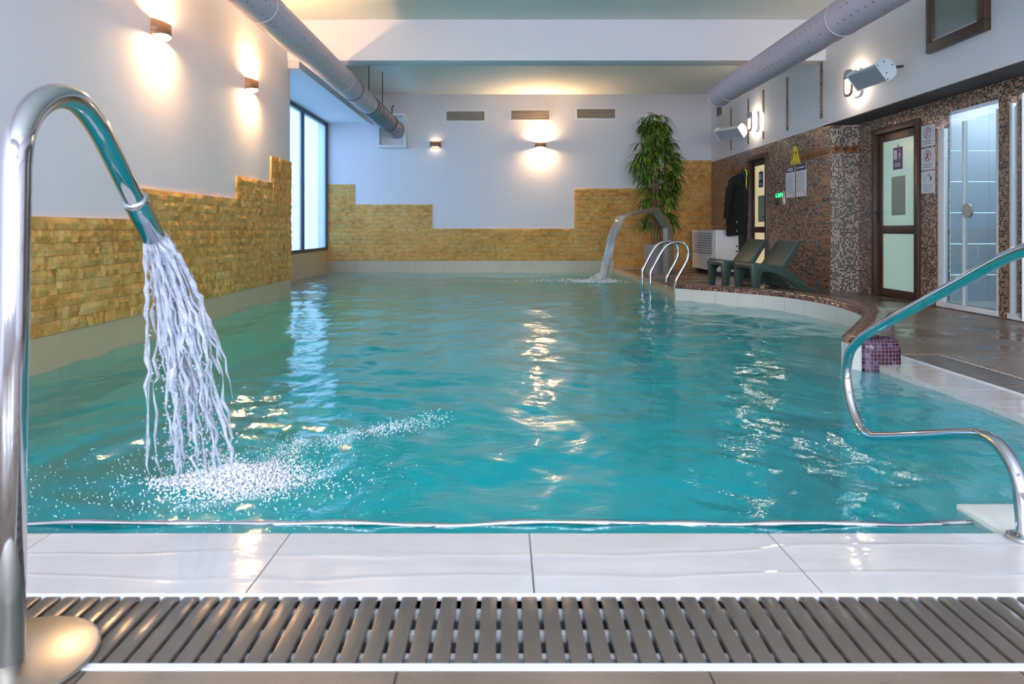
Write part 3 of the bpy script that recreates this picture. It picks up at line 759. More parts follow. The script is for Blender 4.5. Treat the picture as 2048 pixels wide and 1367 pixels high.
XG = WRR + .02
def post(nm, y0, y1, zb, zt, x0=XG - .02, x1=XG + .02): return obj(nm, box(x0, x1, y0, y1, zb, zt), 'white_plastic', cb, bevel=.003)
post('door_track', 6.36, 7.26, DZ, DZ + .05, XG - .035, XG + .03)
post('door_post', 7.15, 7.255, DZ + .05, 1.91)
post('door_post', 6.365, 6.395, DZ + .05, 1.98)
gd = obj('sliding_door', box(XG - .004, XG + .002, 6.86, 7.15, DZ + .05, 1.92), 'shower_glass', cb)
post('door_post', 6.84, 6.87, DZ + .05, 1.94)
gd2 = obj('sliding_door', box(XG - .012, XG - .006, 6.395, 6.84, DZ + .05, 1.95), 'shower_glass', cb)
obj('door_post', box(XG + .27, XG + .29, 6.72, 6.75, .12, 1.90), 'white_plastic', cb)
def disc_knob(y, z, x, par, r=.072):
    m_ = MB().tube([(x - .012, y, z), (x + .012, y, z)], r, 24); return obj('knob_disc', m_, 'satin_steel', par, smooth=False)
disc_knob(6.80, 1.04, XG - .012, cb); disc_knob(6.62, 1.04, XG + .28, cb)
cb2 = cabin('pale blue tiled shower cabin with its glass door standing open at the picture edge', 5.22, 6.225, 2.085, (WRR + .5, 5.7, DZ))
obj('door_track', box(XG - .035, XG + .03, 5.21, 6.235, DZ, DZ + .05), 'white_plastic', cb2)
obj('door_post', box(XG - .02, XG + .02, 6.19, 6.225, DZ + .05, 2.0), 'white_plastic', cb2, bevel=.003)
rot = Matrix.Rotation(math.radians(-31), 3, 'Z')
def openpanel(nm, a0, a1, t, z0, z1, mat):
    vs_ = []
    m_ = MB().box(-t / 2, t / 2, -a1, -a0, z0, z1); piv = Vector((XG, 6.20, 0))
    m2 = MB().add([rot @ Vector(q) + piv for q in m_.v], m_.f); return obj(nm, m2, mat, cb2)
openpanel('hinged_door', 0.0, .70, .006, DZ + .06, 1.95, 'shower_glass')
openpanel('door_post', .69, .715, .03, DZ + .06, 1.97, 'white_plastic')
# ------------------------------------------------------------------ signs on the mosaic
XS = WRR - .001
for k, (z0, z1) in enumerate(((1.755, 1.985), (1.50, 1.735), (1.245, 1.485))):
    lab = ('white notice with a red prohibition ring, uppermost of three beside the mint door', 'white notice with a red ring and running figure, middle of three beside the mint door', 'white notice with a small shower drawing, lowest of three beside the mint door')[k]
    s_ = thing('wall_notice', lab, 'sign', (XS, 7.41, z0), group='notices beside the mint door')
    sh_ = obj('sheet', box(XS - .004, XS, 7.30, 7.535, z0, z1), 'paper', s_)
    yc = 7.42; zc = z1 - .085; Xp = XS - .0045
    if k < 2:
        ringp = [(math.cos(i * PI / 12), math.sin(i * PI / 12)) for i in range(25)]
        obj('prohibition_ring', MB().grid([[(Xp - .001, yc + .062 * c_, zc + .062 * q) for c_, q in ringp], [(Xp - .001, yc + .052 * c_, zc + .052 * q) for c_, q in ringp]]), 'red_print', sh_)
        obj('prohibition_bar', MB().prism([(-.045, .035), (-.037, .043), (.045, -.035), (.037, -.043)], lambda u, z: (Xp, yc + u, zc + z), lambda u, z: (Xp - .001, yc + u, zc + z)), 'red_print', sh_)
        fig = MB()
        for p0, p1 in (((0, .018), (.004, -.010)), ((.004, -.010), (-.022, -.036)), ((.004, -.010), (.024, -.030)), ((0, .014), (-.024, .004)), ((0, .014), (.022, .02))):
            fig.tube([(Xp - .001, yc + p0[0], zc + p0[1]), (Xp - .001, yc + p1[0], zc + p1[1])], .004, 6)
        fig.disc((Xp - .002, yc, zc + .030), (-1, 0, 0), .009, 12)
        obj('pictogram', fig, 'black_print' if k else 'grey_print', sh_)
        for m in range(2): obj('lettering', box(Xp - .001, Xp, 7.345 + .02 * m, 7.50 - .02 * m, z0 + .052 - .026 * m, z0 + .062 - .026 * m), 'grey_print', sh_)
    else:
        obj('pictogram', box(Xp - .001, Xp, 7.355, 7.375, zc - .02, zc + .03), 'black_print', sh_)
        obj('pictogram', MB().tube([(Xp, 7.42, zc + .03), (Xp, 7.395, zc + .045), (Xp, 7.375, zc + .05)], .004, 6), 'black_print', sh_)
        obj('pictogram', MB().prism([(.055, -.02), (.062, -.02), (.07, .01), (.05, .01)], lambda u, z: (Xp, yc + u, zc + z), lambda u, z: (Xp - .001, yc + u, zc + z)), 'grey_print', sh_)
        for m in range(4): obj('lettering', box(Xp - .001, Xp, 7.345 + .008 * m, 7.50 - .006 * m, z0 + .085 - .02 * m, z0 + .090 - .02 * m), 'grey_print', sh_)
XS = WR - .001
for k, (y0, y1) in enumerate(((9.955, 10.265), (9.575, 9.905))):
    s_ = thing('rules_poster', ('white rules poster with blue header, nearer the green display', 'white rules poster with blue header, farther from the green display')[k], 'poster', (XS, y0, 1.33), group='rules posters on the mosaic wall')
    obj('sheet', box(XS - .006, XS, y0, y1, 1.325, 1.775), 'paper', s_)
    hdr = obj('header', box(XS - .008, XS - .006, y0, y1, 1.695, 1.775), 'blue_print', s_)
    for z in ((1.742, 1.714) if k == 0 else (1.730,)): obj('lettering', box(XS - .009, XS - .008, y0 + .05, y1 - .09, z, z + .016), 'paper', hdr)
    obj('emblem', MB().disc((XS - .0085, y1 - .045, 1.735), (-1, 0, 0), .022, 12), 'yellow_sign' if k else 'grey_print', hdr)
    for m in range(14): obj('text_line', box(XS - .007, XS - .006, y0 + .05 + (.03 if m % 4 == 3 else 0), y1 - .035, 1.665 - .021 * m, 1.670 - .021 * m), 'grey_print', s_)
    for m in range(3): obj('side_mark', box(XS - .007, XS - .006, y0 + .022, y0 + .034, 1.34 + .025 * m, 1.355 + .025 * m), 'black_print', s_)
ws = thing('warning_sign', 'yellow triangular slip warning sign above the posters', 'sign', (XS, 9.93, 1.8))
tri = [(9.76, 1.80), (10.10, 1.80), (9.945, 2.07), (9.925, 2.07)]
wsp = obj('plate', MB().prism(tri, lambda u, z: (XS, u, z), lambda u, z: (XS - .012, u, z)), 'yellow_sign', ws)
obj('pictogram', MB().prism([(9.90, 1.90), (9.885, 1.96), (9.90, 2.0), (9.915, 1.97)], lambda u, z: (XS - .012, u, z), lambda u, z: (XS - .014, u, z)), 'black_print', wsp)
obj('pictogram', MB().prism([(10.02, 1.87), (10.035, 1.87), (9.975, 1.99), (9.96, 1.98)], lambda u, z: (XS - .012, u, z), lambda u, z: (XS - .014, u, z)), 'black_print', wsp)
obj('lettering', box(XS - .014, XS - .012, 9.85, 10.03, 1.825, 1.835), 'grey_print', wsp)
dp = thing('display_panel', 'small steel panel with glowing green digits on the mosaic wall', 'display', (XS, 10.47, 1.3))
obj('case', box(XS - .02, XS, 10.30, 10.64, 1.225, 1.43), 'satin_steel', dp, bevel=.004)
scr = obj('screen', box(XS - .022, XS - .02, 10.31, 10.63, 1.335, 1.42), 'screw', dp)
SEG = {0: (0, 1, 2, 4, 5, 6), 6: (0, 1, 3, 4, 5, 6), 9: (0, 1, 2, 3, 5, 6)}
def digit(d_, yc):
    m_ = MB(); z0 = 1.348; hh = .058; ww = .034
    sg = {0: (0, hh, ww, .008), 3: (0, hh / 2, ww, .008), 6: (0, 0, ww, .008)}
    for s_ in SEG[d_]:
        if s_ in sg: m_.box(XS - .024, XS - .022, yc - ww / 2, yc + ww / 2, z0 + sg[s_][1] - .004, z0 + sg[s_][1] + .004)
        else:
            sy = 1 if s_ in (1, 4) else -1; zz = z0 + (hh * .75 if s_ in (1, 2) else hh * .25)
            m_.box(XS - .024, XS - .022, yc + sy * ww / 2 - .005, yc + sy * ww / 2 + .005, zz - .014, zz + .014)
    obj('digit', m_, 'led_green', scr)
for d_, yc in ((6, 10.58), (0, 10.50), (0, 10.43), (9, 10.36)): digit(d_, yc)
mk = thing('depth_marker', 'small white marker plate on the grey skirting near the water curtain', 'sign', (2.08, YB - .012, .17))
obj('plate', box(1.975, 2.19, YB - .018, YB - .0125, .135, .20), 'paper', mk)
for x0, x1 in ((1.995, 2.015), (2.022, 2.040), (2.048, 2.066)): obj('lettering', box(x0, x1, YB - .0195, YB - .018, .155, .185), 'grey_print', mk)
obj('lettering', box(2.145, 2.165, YB - .0195, YB - .018, .152, .185), 'black_print', mk)

# coat rails
def coat_rail(label, axis, a0, a1, z, npeg):
    if axis == 'y':
        r_ = thing('coat_rail', label, 'coat rail', (WR, (a0 + a1) / 2, z)); bd = obj('board', box(WR - .022, WR - .001, a0, a1, z - .04, z + .04), 'wood', r_, bevel=.005)
        for k in range(npeg):
            t = a0 + (a1 - a0) * (k + .5) / npeg; obj('peg', MB().tube(fillet([(WR - .015, t, z), (WR - .06, t, z - .012), (WR - .075, t, z + .02)], .01, 3), .009, 8), 'wood', bd, smooth=True)
    else:
        yv = YCOL - .013; r_ = thing('coat_rail', label, 'coat rail', ((a0 + a1) / 2, yv, z)); bd = obj('board', box(a0, a1, yv - .022, yv, z - .042, z + .042), 'wood', r_, bevel=.005)
        for k in range(npeg):
            t = a0 + (a1 - a0) * (k + .5) / npeg
            heart = [(0, -.028), (.03, .006), (.028, .022), (.014, .026), (0, .014), (-.014, .026), (-.028, .022), (-.03, .006)]
            obj('heart_peg', MB().prism(heart, lambda u, w: (t + u, yv - .022, z + w), lambda u, w: (t + u, yv - .045, z + w)), 'brown_frame', bd)
    return r_
coat_rail('wooden coat rail on the mosaic wall behind the hanging black jacket', 'y', 11.98, 12.85, 1.93, 4)
coat_rail('long wooden coat rail on the mosaic wall above the posters', 'y', 8.92, 9.72, 1.89, 5)
coat_rail('short wooden rail with heart-shaped pegs on the mosaic pillar', 'x', WR + .01, WRR - .02, 1.89, 3)

# ------------------------------------------------------------------ ventilation
def vent(label, xc, zc, w=.78, h=.19, group=None):
    v_ = thing('wall_vent', label, 'vent', (xc, YB, zc), group=group)
    yv = YB - .018
    for q in ((xc - w / 2 - .025, xc + w / 2 + .025, zc + h / 2, zc + h / 2 + .022), (xc - w / 2 - .025, xc + w / 2 + .025, zc - h / 2 - .022, zc - h / 2), (xc - w / 2 - .025, xc - w / 2, zc - h / 2, zc + h / 2), (xc + w / 2, xc + w / 2 + .025, zc - h / 2, zc + h / 2)):
        obj('frame_bar', box(q[0], q[1], yv, YB, q[2], q[3]), 'white_plastic', v_)
    obj('backing', box(xc - w / 2, xc + w / 2, YB - .004, YB - .001, zc - h / 2, zc + h / 2), 'dark_gap', v_)
    rx = Matrix.Rotation(math.radians(35), 3, 'X')
    for k in range(7):
        z = zc - h / 2 + (k + .5) * h / 7
        obj('louver', MB().cbox((xc, YB - .010, z), (w, .004, .020), rx), 'louver', v_)
    return v_
for lab, px, py in (('slatted wall vent above the dim left sconce on the end wall', 931, 232), ('slatted wall vent directly above the bright sconce on the end wall', 1060.5, 230), ('slatted wall vent nearest the tall plant on the end wall', 1192, 227.5)):
    vent(lab, PXB(px), .85 + (459 - py) * YB / FPX, group='vents on the end wall')
sv = thing('wall_vent', 'small square vent high in the corner beside the mosaic strips', 'vent', (WR, 13.43, 3.22))
obj('frame', box(WR - .012, WR, 13.27, 13.59, 3.09, 3.36), 'louver', sv)
for k in range(7): obj('louver', box(WR - .02, WR - .012, 13.30, 13.56, 3.11 + .033 * k, 3.127 + .033 * k), 'dark_gap', sv)

def ring_pts(xc, zc, y, r, seg=40): return [(xc + r * math.cos(2 * PI * k / seg), y, zc + r * math.sin(2 * PI * k / seg)) for k in range(seg)]
def duct(name, label, xc, zc, r, ya, yb, capend, loc, extra=None):
    d_ = thing(name, label, 'duct', loc)
    y = ya; seg = 40
    while y < yb - .01:
        e = min(y + 3.0, yb); n = 2; rows_ = []; uv_ = []
        for yy_ in (y + .002, e - .002):
            rows_.append([(xc + r * math.cos(2 * PI * k / seg), yy_, zc + r * math.sin(2 * PI * k / seg)) for k in range(seg + 1)]); uv_ += [(yy_, 2 * PI * r * k / seg) for k in range(seg + 1)]
        obj('duct_section', MB().grid(rows_), 'duct_paint', d_, uvs=uv_, smooth=True)
        obj('seam_ring', MB().loft([ring_pts(xc, zc, e - .012, r + .001), ring_pts(xc, zc, e - .012, r + .006), ring_pts(xc, zc, e + .004, r + .006), ring_pts(xc, zc, e + .004, r + .001)], cap=False), 'duct_paint', d_, smooth=True)
        y = e
    if capend:
        obj('end_cap', MB().loft([ring_pts(xc, zc, yb + dy, r * s_) for dy, s_ in ((0, 1), (.03, .985), (.055, .93), (.07, .8), (.075, .01))]), 'duct_paint', d_, smooth=True)
    return d_
dl = duct('air_duct', 'lavender-grey perforated round air duct with a ribbed flexible end, along the sconce wall', -2.155, 2.825, .16, YF, 10.75, False, (-2.155, 4, 2.825))
rings = []; y = 10.75; k = 0
while y < 13.56:
    rings.append(ring_pts(-2.155, 2.825, y, (.130, .150, .168, .168, .150)[k % 5], 32)); y += (.045, .02, .05, .02, .045)[k % 5]; k += 1
obj('flexible_hose', MB().loft(rings), 'flex_metal', dl, smooth=True, angle=70)
for y, z1 in ((10.8, CZ), (12.0, CZ)):
    obj('hanger_rod', MB().tube([(-2.155, y, 2.98), (-2.155, y, z1)], .008, 8), 'dark_frame', dl)
for y in (9.6, 10.74, 12.6): obj('clamp_band', MB().loft([ring_pts(-2.155, 2.825, y + dy, rr) for dy, rr in ((-.012, .160), (-.012, .168), (.012, .168), (.012, .160))], cap=False), 'dark_frame', dl)
bxv = thing('duct_box', 'white open wall box receiving the ribbed duct on the end wall', 'duct box', (-2.25, YB, 2.55))
for q in ((-2.55, -1.99, 13.62, YB - .001, 2.50, 2.54), (-2.55, -1.99, 13.62, YB - .001, 3.13, 3.17), (-2.55, -2.51, 13.62, YB - .001, 2.54, 3.13), (-2.03, -1.99, 13.62, YB - .001, 2.54, 3.13), (-2.51, -2.03, 13.9, 13.98, 2.54, 3.13)):
    obj('box_panel', box(*q), 'white_plastic', bxv)
obj('hook', MB().tube([(-2.3, 13.9, 3.17), (-2.3, 13.9, 3.34), (-2.27, 13.9, 3.38)], .01, 6), 'dark_frame', bxv)
dr = duct('air_duct', 'lavender-grey perforated round air duct with closed end, along the mosaic wall', 2.97, 2.71, .16, YF, 9.45, True, (2.97, 4, 2.71))

# ------------------------------------------------------------------ lamps
def sconce(label, loc, rz, warm='lamp_warm', group='up-and-down wall sconces'):
    """half-round bronze shade on the wall, open above and below; local +Y is the wall"""
    s_ = thing('wall_sconce', label, 'lamp', loc, rz, group)
    n = 18; Rx, Ry, h = .112, .095, .068; outer = []; inn = []
    rows_ = []
    for k in range(n + 1):
        th = PI * k / n; dip = .022 * math.sin(th)
        x_, y_ = -Rx * math.cos(th), -Ry * math.sin(th) ** .8
        rows_.append([(x_, y_, -h + dip), (x_ * 1.03, y_ * 1.03, -h + dip), (x_ * 1.03, y_ * 1.03, h - dip), (x_, y_, h - dip), (x_, y_, -h + dip)])
    obj('shade', MB().grid(rows_), 'bronze', s_, local=True, smooth=True, angle=30)
    obj('back_plate', box(-Rx, Rx, -.012, -.001, -h, h), 'bronze', s_, local=True)
    for sg, nm in ((1, 'upper_diffuser'), (-1, 'lower_diffuser')):
        z = sg * (h - .024)
        pts = [(-.1 * math.cos(PI * k / n), -.012 - .076 * math.sin(PI * k / n)) for k in range(n + 1)]
        m_ = MB().prism(pts, lambda x_, y_: (x_, y_, z), lambda x_, y_: (x_, y_, z - sg * .006)); obj(nm, m_, warm, s_, local=True)
    return s_
for lab, y, z in (('bronze sconce glowing on the side wall, nearest above the shower spout', 5.64, 2.50), ('bronze sconce glowing on the side wall, nearer the window niche', 7.65, 2.47),
                  ):
    sconce(lab, (WL, y, z), PI / 2)
sconce('dim bronze sconce on the end wall near the duct box', (PXB(871), YB, 2.59), 0, 'lamp_dim')
sconce('brightly glowing bronze sconce in the middle of the end wall', (PXB(1081), YB, 2.58), 0)
def rrect(w, h, r, n=5):
    out = []
    for cx_, cz_, a0 in ((w / 2 - r, h / 2 - r, 0), (-w / 2 + r, h / 2 - r, PI / 2), (-w / 2 + r, -h / 2 + r, PI), (w / 2 - r, -h / 2 + r, 1.5 * PI)):
        for k in range(n + 1):
            t = a0 + PI / 2 * k / n; out.append((cx_ + r * math.cos(t), cz_ + r * math.sin(t)))
    return out
def bulkhead(label, y, z):
    s_ = thing('bulkhead_lamp', label, 'lamp', (WR, y, z), group='white bulkhead lamps')
    def slab(nm, w, h, x0, x1, mat, r=.06): return obj(nm, MB().prism(rrect(w, h, r), lambda u, v: (WR - x0, y + u, z + v), lambda u, v: (WR - x1, y + u, z + v)), mat, s_, smooth=False)
    slab('base', .19, .32, .001, .035, 'grey_trim')
    slab('glass_body', .16, .29, .035, .115, 'lamp_white')
    ringo = rrect(.185, .315, .06); ringi = rrect(.135, .26, .045)
    fr_ = MB(); A = [(WR - .115, y + u, z + v) for u, v in ringo]; B = [(WR - .135, y + u, z + v) for u, v in ringo]; D = [(WR - .135, y + u, z + v) for u, v in ringi]; E = [(WR - .115, y + u, z + v) for u, v in ringi]
    fr_.loft([A, B, D, E, A], cap=False); obj('front_ring', fr_, 'bronze', s_)
    hd = [(u, v) for u, v in rrect(.184, .314, .06) if v > .05] + [(-.092, .05), (.092, .05)]
    obj('hood', MB().prism(hd, lambda u, v: (WR - .115, y + u, z + v), lambda u, v: (WR - .140, y + u, z + v)), 'grey_trim', s_)
    slab('front_glass', .13, .25, .115, .128, 'lamp_white', .045)
    return s_
bulkhead('glowing oval bulkhead lamp behind the nearer white heater', 8.16, 2.60)
bulkhead('glowing oval bulkhead lamp between the mosaic strips, farther along the wall', 11.45, 2.66)
def heater(label, loc, rz, pitch):
    h_ = thing('radiant_heater', label, 'heater', loc, 0, 'white wall heaters')
    M = Matrix.Rotation(rz, 3, 'Z') @ Matrix.Rotation(pitch, 3, 'Y')
    prof = [(-.105, -.06), (.105, -.06), (.105, -.02), (.07, .07), (.0, .10), (-.07, .07), (-.105, -.02)]   # local x,z ; long axis y
    T_ = lambda v: M @ Vector(v) + Vector(loc)
    obj('body', MB().prism(prof, lambda u, v: T_((u, -.26, v)), lambda u, v: T_((u, .26, v))), 'heater_white', h_)
    obj('heating_panel', MB().prism([(-.095, -.062), (.095, -.062), (.095, -.058), (-.095, -.058)], lambda u, v: T_((u, -.25, v)), lambda u, v: T_((u, .25, v))), 'heater_panel', h_)
    cap_ = [(-.112, -.068), (.112, -.068), (.118, -.02)] + [(.118 * math.cos(t), .02 + .09 * math.sin(t)) for t in [PI * k / 10 for k in range(1, 10)]] + [(-.118, -.02)]
    for sy in (-1, 1):
        e_ = obj('end_plate', MB().prism(cap_, lambda u, v: T_((u, sy * .26, v)), lambda u, v: T_((u, sy * .272, v))), 'heater_white', h_)
        if sy < 0:
            for u, v in ((-.09, -.05), (.09, -.05), (0, .085), (-.08, .03), (.03, -.02)):
                obj('screw', MB().tube([T_((u, -.272, v)), T_((u, -.277, v))], .007, 8), 'screw', e_)
    e = T_((0, -.20, .05)); w_ = Vector((WR, e.y, e.z + .02))
    obj('bracket', MB().tube([e, w_], .013, 8), 'dark_frame', h_)
    e = T_((0, .20, .05)); w_ = Vector((WR, e.y, e.z + .02))
    obj('bracket', MB().tube([e, w_], .013, 8), 'dark_frame', h_)
heater('white radiant heater in front of the nearer bulkhead lamp', (3.99, 7.45, 2.535), math.radians(4), math.radians(52))
heater('white radiant heater beside the first mosaic strip near the corner', (3.98, 12.05, 2.57), math.radians(30), math.radians(46))

# ------------------------------------------------------------------ shower spout in the foreground
sp = thing('shower_spout', 'tall curved chrome water spout standing on the drain in the foreground', 'water spout', (-.967, 1.33, 0))
def pix(px, py, Y_): return ((px - 1010) * Y_ / FPX, Y_, .85 + (459 - py) * Y_ / FPX)
path = [(-.967, 1.33, .004), (-.962, 1.33, .5)] + [pix(*q) for q in ((31, 330, 1.335), (40, 268, 1.35), (66, 218, 1.40), (108, 193, 1.48), (153, 203, 1.58), (190, 245, 1.70), (220, 300, 1.80), (247, 355, 1.89), (270, 400, 1.95))]
cp = catmull(path[2:], 8); full = [Vector(path[0]), Vector(path[1])] + cp
obj('pole', MB().tube(full, .0275, 28), 'chrome', sp, smooth=True)
n0 = Vector(pix(268, 396, 1.945)); n1 = Vector(pix(306, 472, 2.06)); dd = (n1 - n0).normalized()
obj('nozzle', MB().tube([n0, n0 + dd * .004, n0 + dd * .022, n0 + dd * .026, n1, n1 - dd * .002, n1 - dd * .02], [.030, .0355, .0355, .0335, .0335, .030, .029], 28), 'chrome', sp, smooth=True, angle=25)
obj('base_plate', MB().tube([(-.967, 1.33, .0035), (-.967, 1.33, .006), (-.967, 1.33, .011), (-.967, 1.33, .013)], [.152, .155, .155, .150], 48), 'satin_steel', sp, smooth=True, angle=30)

# falling water from the spout
def strand_pts(s0, v0, g=9.8, zend=WZ, n=26):
    T = (v0.z + math.sqrt(max(0, v0.z ** 2 + 2 * g * (s0.z - zend)))) / g
    return [s0 + v0 * (T * k / n) + Vector((0, 0, -.5 * g * (T * k / n) ** 2)) for k in range(n + 1)]
wj = MB(); land = []
u_ = dd.orthogonal().normalized(); w_ = dd.cross(u_)
for k in range(64):
    r_ = .026 * math.sqrt(R.random()); t = R.uniform(0, 2 * PI); o_ = u_ * r_ * math.cos(t) + w_ * r_ * math.sin(t)
    side = R.choice((-1, 1))
    v0 = dd * R.uniform(1.0, 1.35) + o_ * 9 + Vector((side * .17 + R.gauss(.02, .07), R.gauss(.10, .10), R.gauss(0, .05)))
    pts = strand_pts(n1 - dd * .01 + o_, v0); land.append(pts[-1])
    f0, f1 = R.uniform(3, 8), R.uniform(8, 17); ph = R.uniform(0, 6)
    end = R.randint(16, 26); rr = []
    pp = []
    for i, q in enumerate(pts[:end + 1]):
        s_ = i / 26; jit = .0070 * (s_ + .15)
        pp.append(q + Vector((R.gauss(0, jit), R.gauss(0, jit), R.gauss(0, jit * 1.5))))
        rr.append(max(.0012, (.0074 - .0024 * s_) * (.75 + .45 * math.sin(f0 * s_ * 6 + ph) + .35 * math.sin(f1 * s_ * 6 + 2 * ph))))
    rr[-1] = .001
    wj.tube(pp, rr, 6)
def blob(mb, c, r, rnd):
    vs_ = [(1, 0, 0), (-1, 0, 0), (0, 1, 0), (0, -1, 0), (0, 0, 1), (0, 0, -1)]
    mb.add([Vector(c) + Vector(q) * r * rnd.uniform(.7, 1.3) for q in vs_], [(0, 2, 4), (2, 1, 4), (1, 3, 4), (3, 0, 4), (2, 0, 5), (1, 2, 5), (3, 1, 5), (0, 3, 5)])
for k in range(1500):
    s_ = R.random() ** .5; side = R.choice((-1, 1))
    v0 = dd * R.uniform(.95, 1.45) + Vector((side * .17 + R.gauss(.02, .10), R.gauss(.10, .13), R.gauss(0, .08)))
    pts = strand_pts(n1, v0); q = pts[int(s_ * 25)]; blob(wj, q, R.uniform(.0018, .0068), R)
ws_ = obj('water_jet', wj, 'aerated_water', smooth=True)
tag(ws_, 'white strands of water pouring from the chrome spout', 'water', kind='stuff')
fm = MB(); cxl = sum(q.x for q in land) / len(land); cyl = sum(q.y for q in land) / len(land)
for k in range(9000):
    r_ = abs(R.gauss(0, .5)); t = R.uniform(0, 2 * PI)
    x_ = cxl + .10 + .30 * r_ * math.cos(t); y_ = cyl + .02 + .23 * r_ * math.sin(t)
    hgt = max(0, .05 * (1 - r_ * 1.1)) * R.random() ** 2
    blob(fm, (x_, y_, hz(x_, y_) + .002 + hgt), R.uniform(.0018, .0065) * (1.15 - .5 * min(1, r_)), R)
for k in range(3200):   # dense heart of the splash
    r_ = min(1.0, abs(R.gauss(0, .42))); t = R.uniform(0, 2 * PI); x_ = cxl + .07 + .25 * r_ * math.cos(t); y_ = cyl + .15 * r_ * math.sin(t)
    blob(fm, (x_, y_, hz(x_, y_) + .002 + .055 * (1 - r_) * R.random() ** 1.6), R.uniform(.003, .0075), R)
for k in range(1500):   # drifting lines of froth
    s_ = R.random(); x_ = cxl + .1 + .62 * s_ + R.gauss(0, .05); y_ = cyl + .25 + .55 * s_ + R.gauss(0, .05)
    blob(fm, (x_, y_, hz(x_, y_) + .001), R.uniform(.0012, .0036), R)
for k in range(700):
    t = R.uniform(0, 2 * PI); r_ = R.uniform(.25, .75); blob(fm, (cxl + r_ * math.cos(t), cyl + .8 * r_ * math.sin(t), hz(cxl + r_ * math.cos(t), cyl + .8 * r_ * math.sin(t)) + .001), R.uniform(.0012, .003), R)
tag(obj('splash_foam', fm, 'foam', smooth=True), 'white splash and froth where the spout water hits the pool', 'foam', kind='stuff')

# ------------------------------------------------------------------ pool handrail over the steps
hr = thing('handrail', 'chrome looped handrail over the pool steps', 'handrail', (1.43, 1.88, 0))
X0 = 1.43
def rp(px, py):
    Y_ = FPX * X0 / (px - 1010); return (X0, Y_, .85 + (459 - py) * Y_ / FPX)
pts = [(X0, .95, -.0), (X0, .95, .86), (X0, 1.35, .90), rp(2036, 500), rp(1730, 668), rp(1682, 715), rp(1738, 872), rp(1958, 868), rp(2046, 965), (X0, 1.875, -.01)]
fp = fillet(pts, [.14, .14, .12, .12, .055, .10, .10, .03], 10) if 0 else None
A = [Vector(q) for q in pts]
seq = fillet(pts[:5], [.12, .12, .10], 8)
loop = catmull([rp(1745, 660), rp(1718, 680), rp(1699, 706), rp(1693, 750), rp(1700, 800), rp(1716, 846), rp(1738, 870), rp(1775, 873), rp(1850, 871), rp(1930, 868), rp(1975, 874), rp(2010, 905), rp(2036, 960), (X0, 1.885, .05), (X0, 1.88, -.01)], 6)
obj('rail', MB().tube(seq[:-1] + loop, .0185, 22), 'chrome', hr, smooth=True)
for y in (.95, 1.88): obj('flange', MB().tube([(X0, y, -.004), (X0, y, .008), (X0, y, .012)], [.042, .042, .03], 24), 'chrome', hr, smooth=True, angle=30)

# ------------------------------------------------------------------ pool ladder
ld = thing('pool_ladder', 'chrome pool ladder with two arched rails beside the kerb', 'ladder', (2.2, 9.46, DZ))
for y in (9.22, 9.76):
    q = [(1.97, y, -.9), (1.97, y, .30), (2.10, y, .66), (2.36, y, .74), (2.50, y, .46), (2.34, y, .12), (2.33, y, DZ)]
    q = [(1.965, y, -.9), (1.965, y, .24)] + catmull([(1.965, y, .25), (2.0, y, .34), (2.14, y, .59), (2.24, y, .665), (2.36, y, .68), (2.46, y, .62), (2.475, y, .50), (2.44, y, .40), (2.33, y, .20), (2.31, y, .12)], 5) + [(2.31, y, DZ)]
    obj('rail', MB().tube(q, .0205, 16), 'chrome', ld, smooth=True)
    obj('flange', MB().tube([(2.31, y, DZ), (2.31, y, DZ + .012)], .04, 20), 'chrome', ld)
for z in (-.25, -.5, -.75): obj('tread', box(1.94, 2.02, 9.22, 9.76, z - .012, z + .012), 'satin_steel', ld)

# ------------------------------------------------------------------ blade waterfall fountain
YS = 12.3; XC = 2.94
RW = Matrix.Rotation(math.radians(30), 3, 'Z')
def turn(mb):
    mb.v = [tuple(RW @ (Vector(q) - Vector((2.86, YS, 0))) + Vector((XC, YS, 0))) for q in mb.v]; return mb
wfn = thing('waterfall_spout', 'brushed steel angled waterfall spout beside the planter', 'water spout', (XC, YS, DZ))
def bar(path, ws, ts):   # flat bar in XZ plane, ws width along Y, ts thickness
    rings = []
    P = [Vector(q) for q in path]
    for i, q in enumerate(P):
        t = (P[min(i + 1, len(P) - 1)] - P[max(i - 1, 0)]).normalized(); nrm = Vector((-t.z, 0, t.x))
        a_, b = nrm * ts[i] / 2, Vector((0, ws[i] / 2, 0)); rings.append([q + a_ + b, q + a_ - b, q - a_ - b, q - a_ + b])
    return MB().loft(rings)
obj('column', turn(box(2.79, 2.93, YS - .06, YS + .06, DZ, .90)), 'brushed_steel', wfn, bevel=.004)
obj('arm', turn(bar([(2.86, YS, .88), (2.55, YS, 1.205)], [.12, .14], [.11, .07])), 'brushed_steel', wfn)
obj('blade', turn(bar([(2.58, YS, 1.20), (2.50, YS, 1.21), (1.86, YS, 1.10)], [.14, .16, .30], [.085, .08, .02])), 'brushed_steel', wfn)
obj('base_flange', turn(box(2.76, 2.96, YS - .09, YS + .09, DZ, DZ + .012)), 'brushed_steel', wfn)
sh = MB(); n = 22; rows_ = []
for k in range(n + 1):
    t = k / n; T = t * .49; x_ = 1.86 - 1.0 * T; z_ = 1.10 - .15 * T - 4.6 * T * T
    row = []
    for j in range(13):
        v = j / 12 - .5; row.append((x_ + .012 * math.sin(j * 2.1 + k * .9) * t + .01 * math.sin(j * 1.1), YS + v * (.29 - .10 * t) + .006 * math.sin(k * .7 + j), z_ + .012 * math.sin(j * 1.7 + k * .5) * t))
    rows_.append(row)
sh.grid(rows_)
sh2 = [[(q[0] - .014 - .006 * math.sin(i * .8 + j), q[1], q[2] - .004) for j, q in enumerate(r_)] for i, r_ in enumerate(rows_)]
sh.grid(sh2)
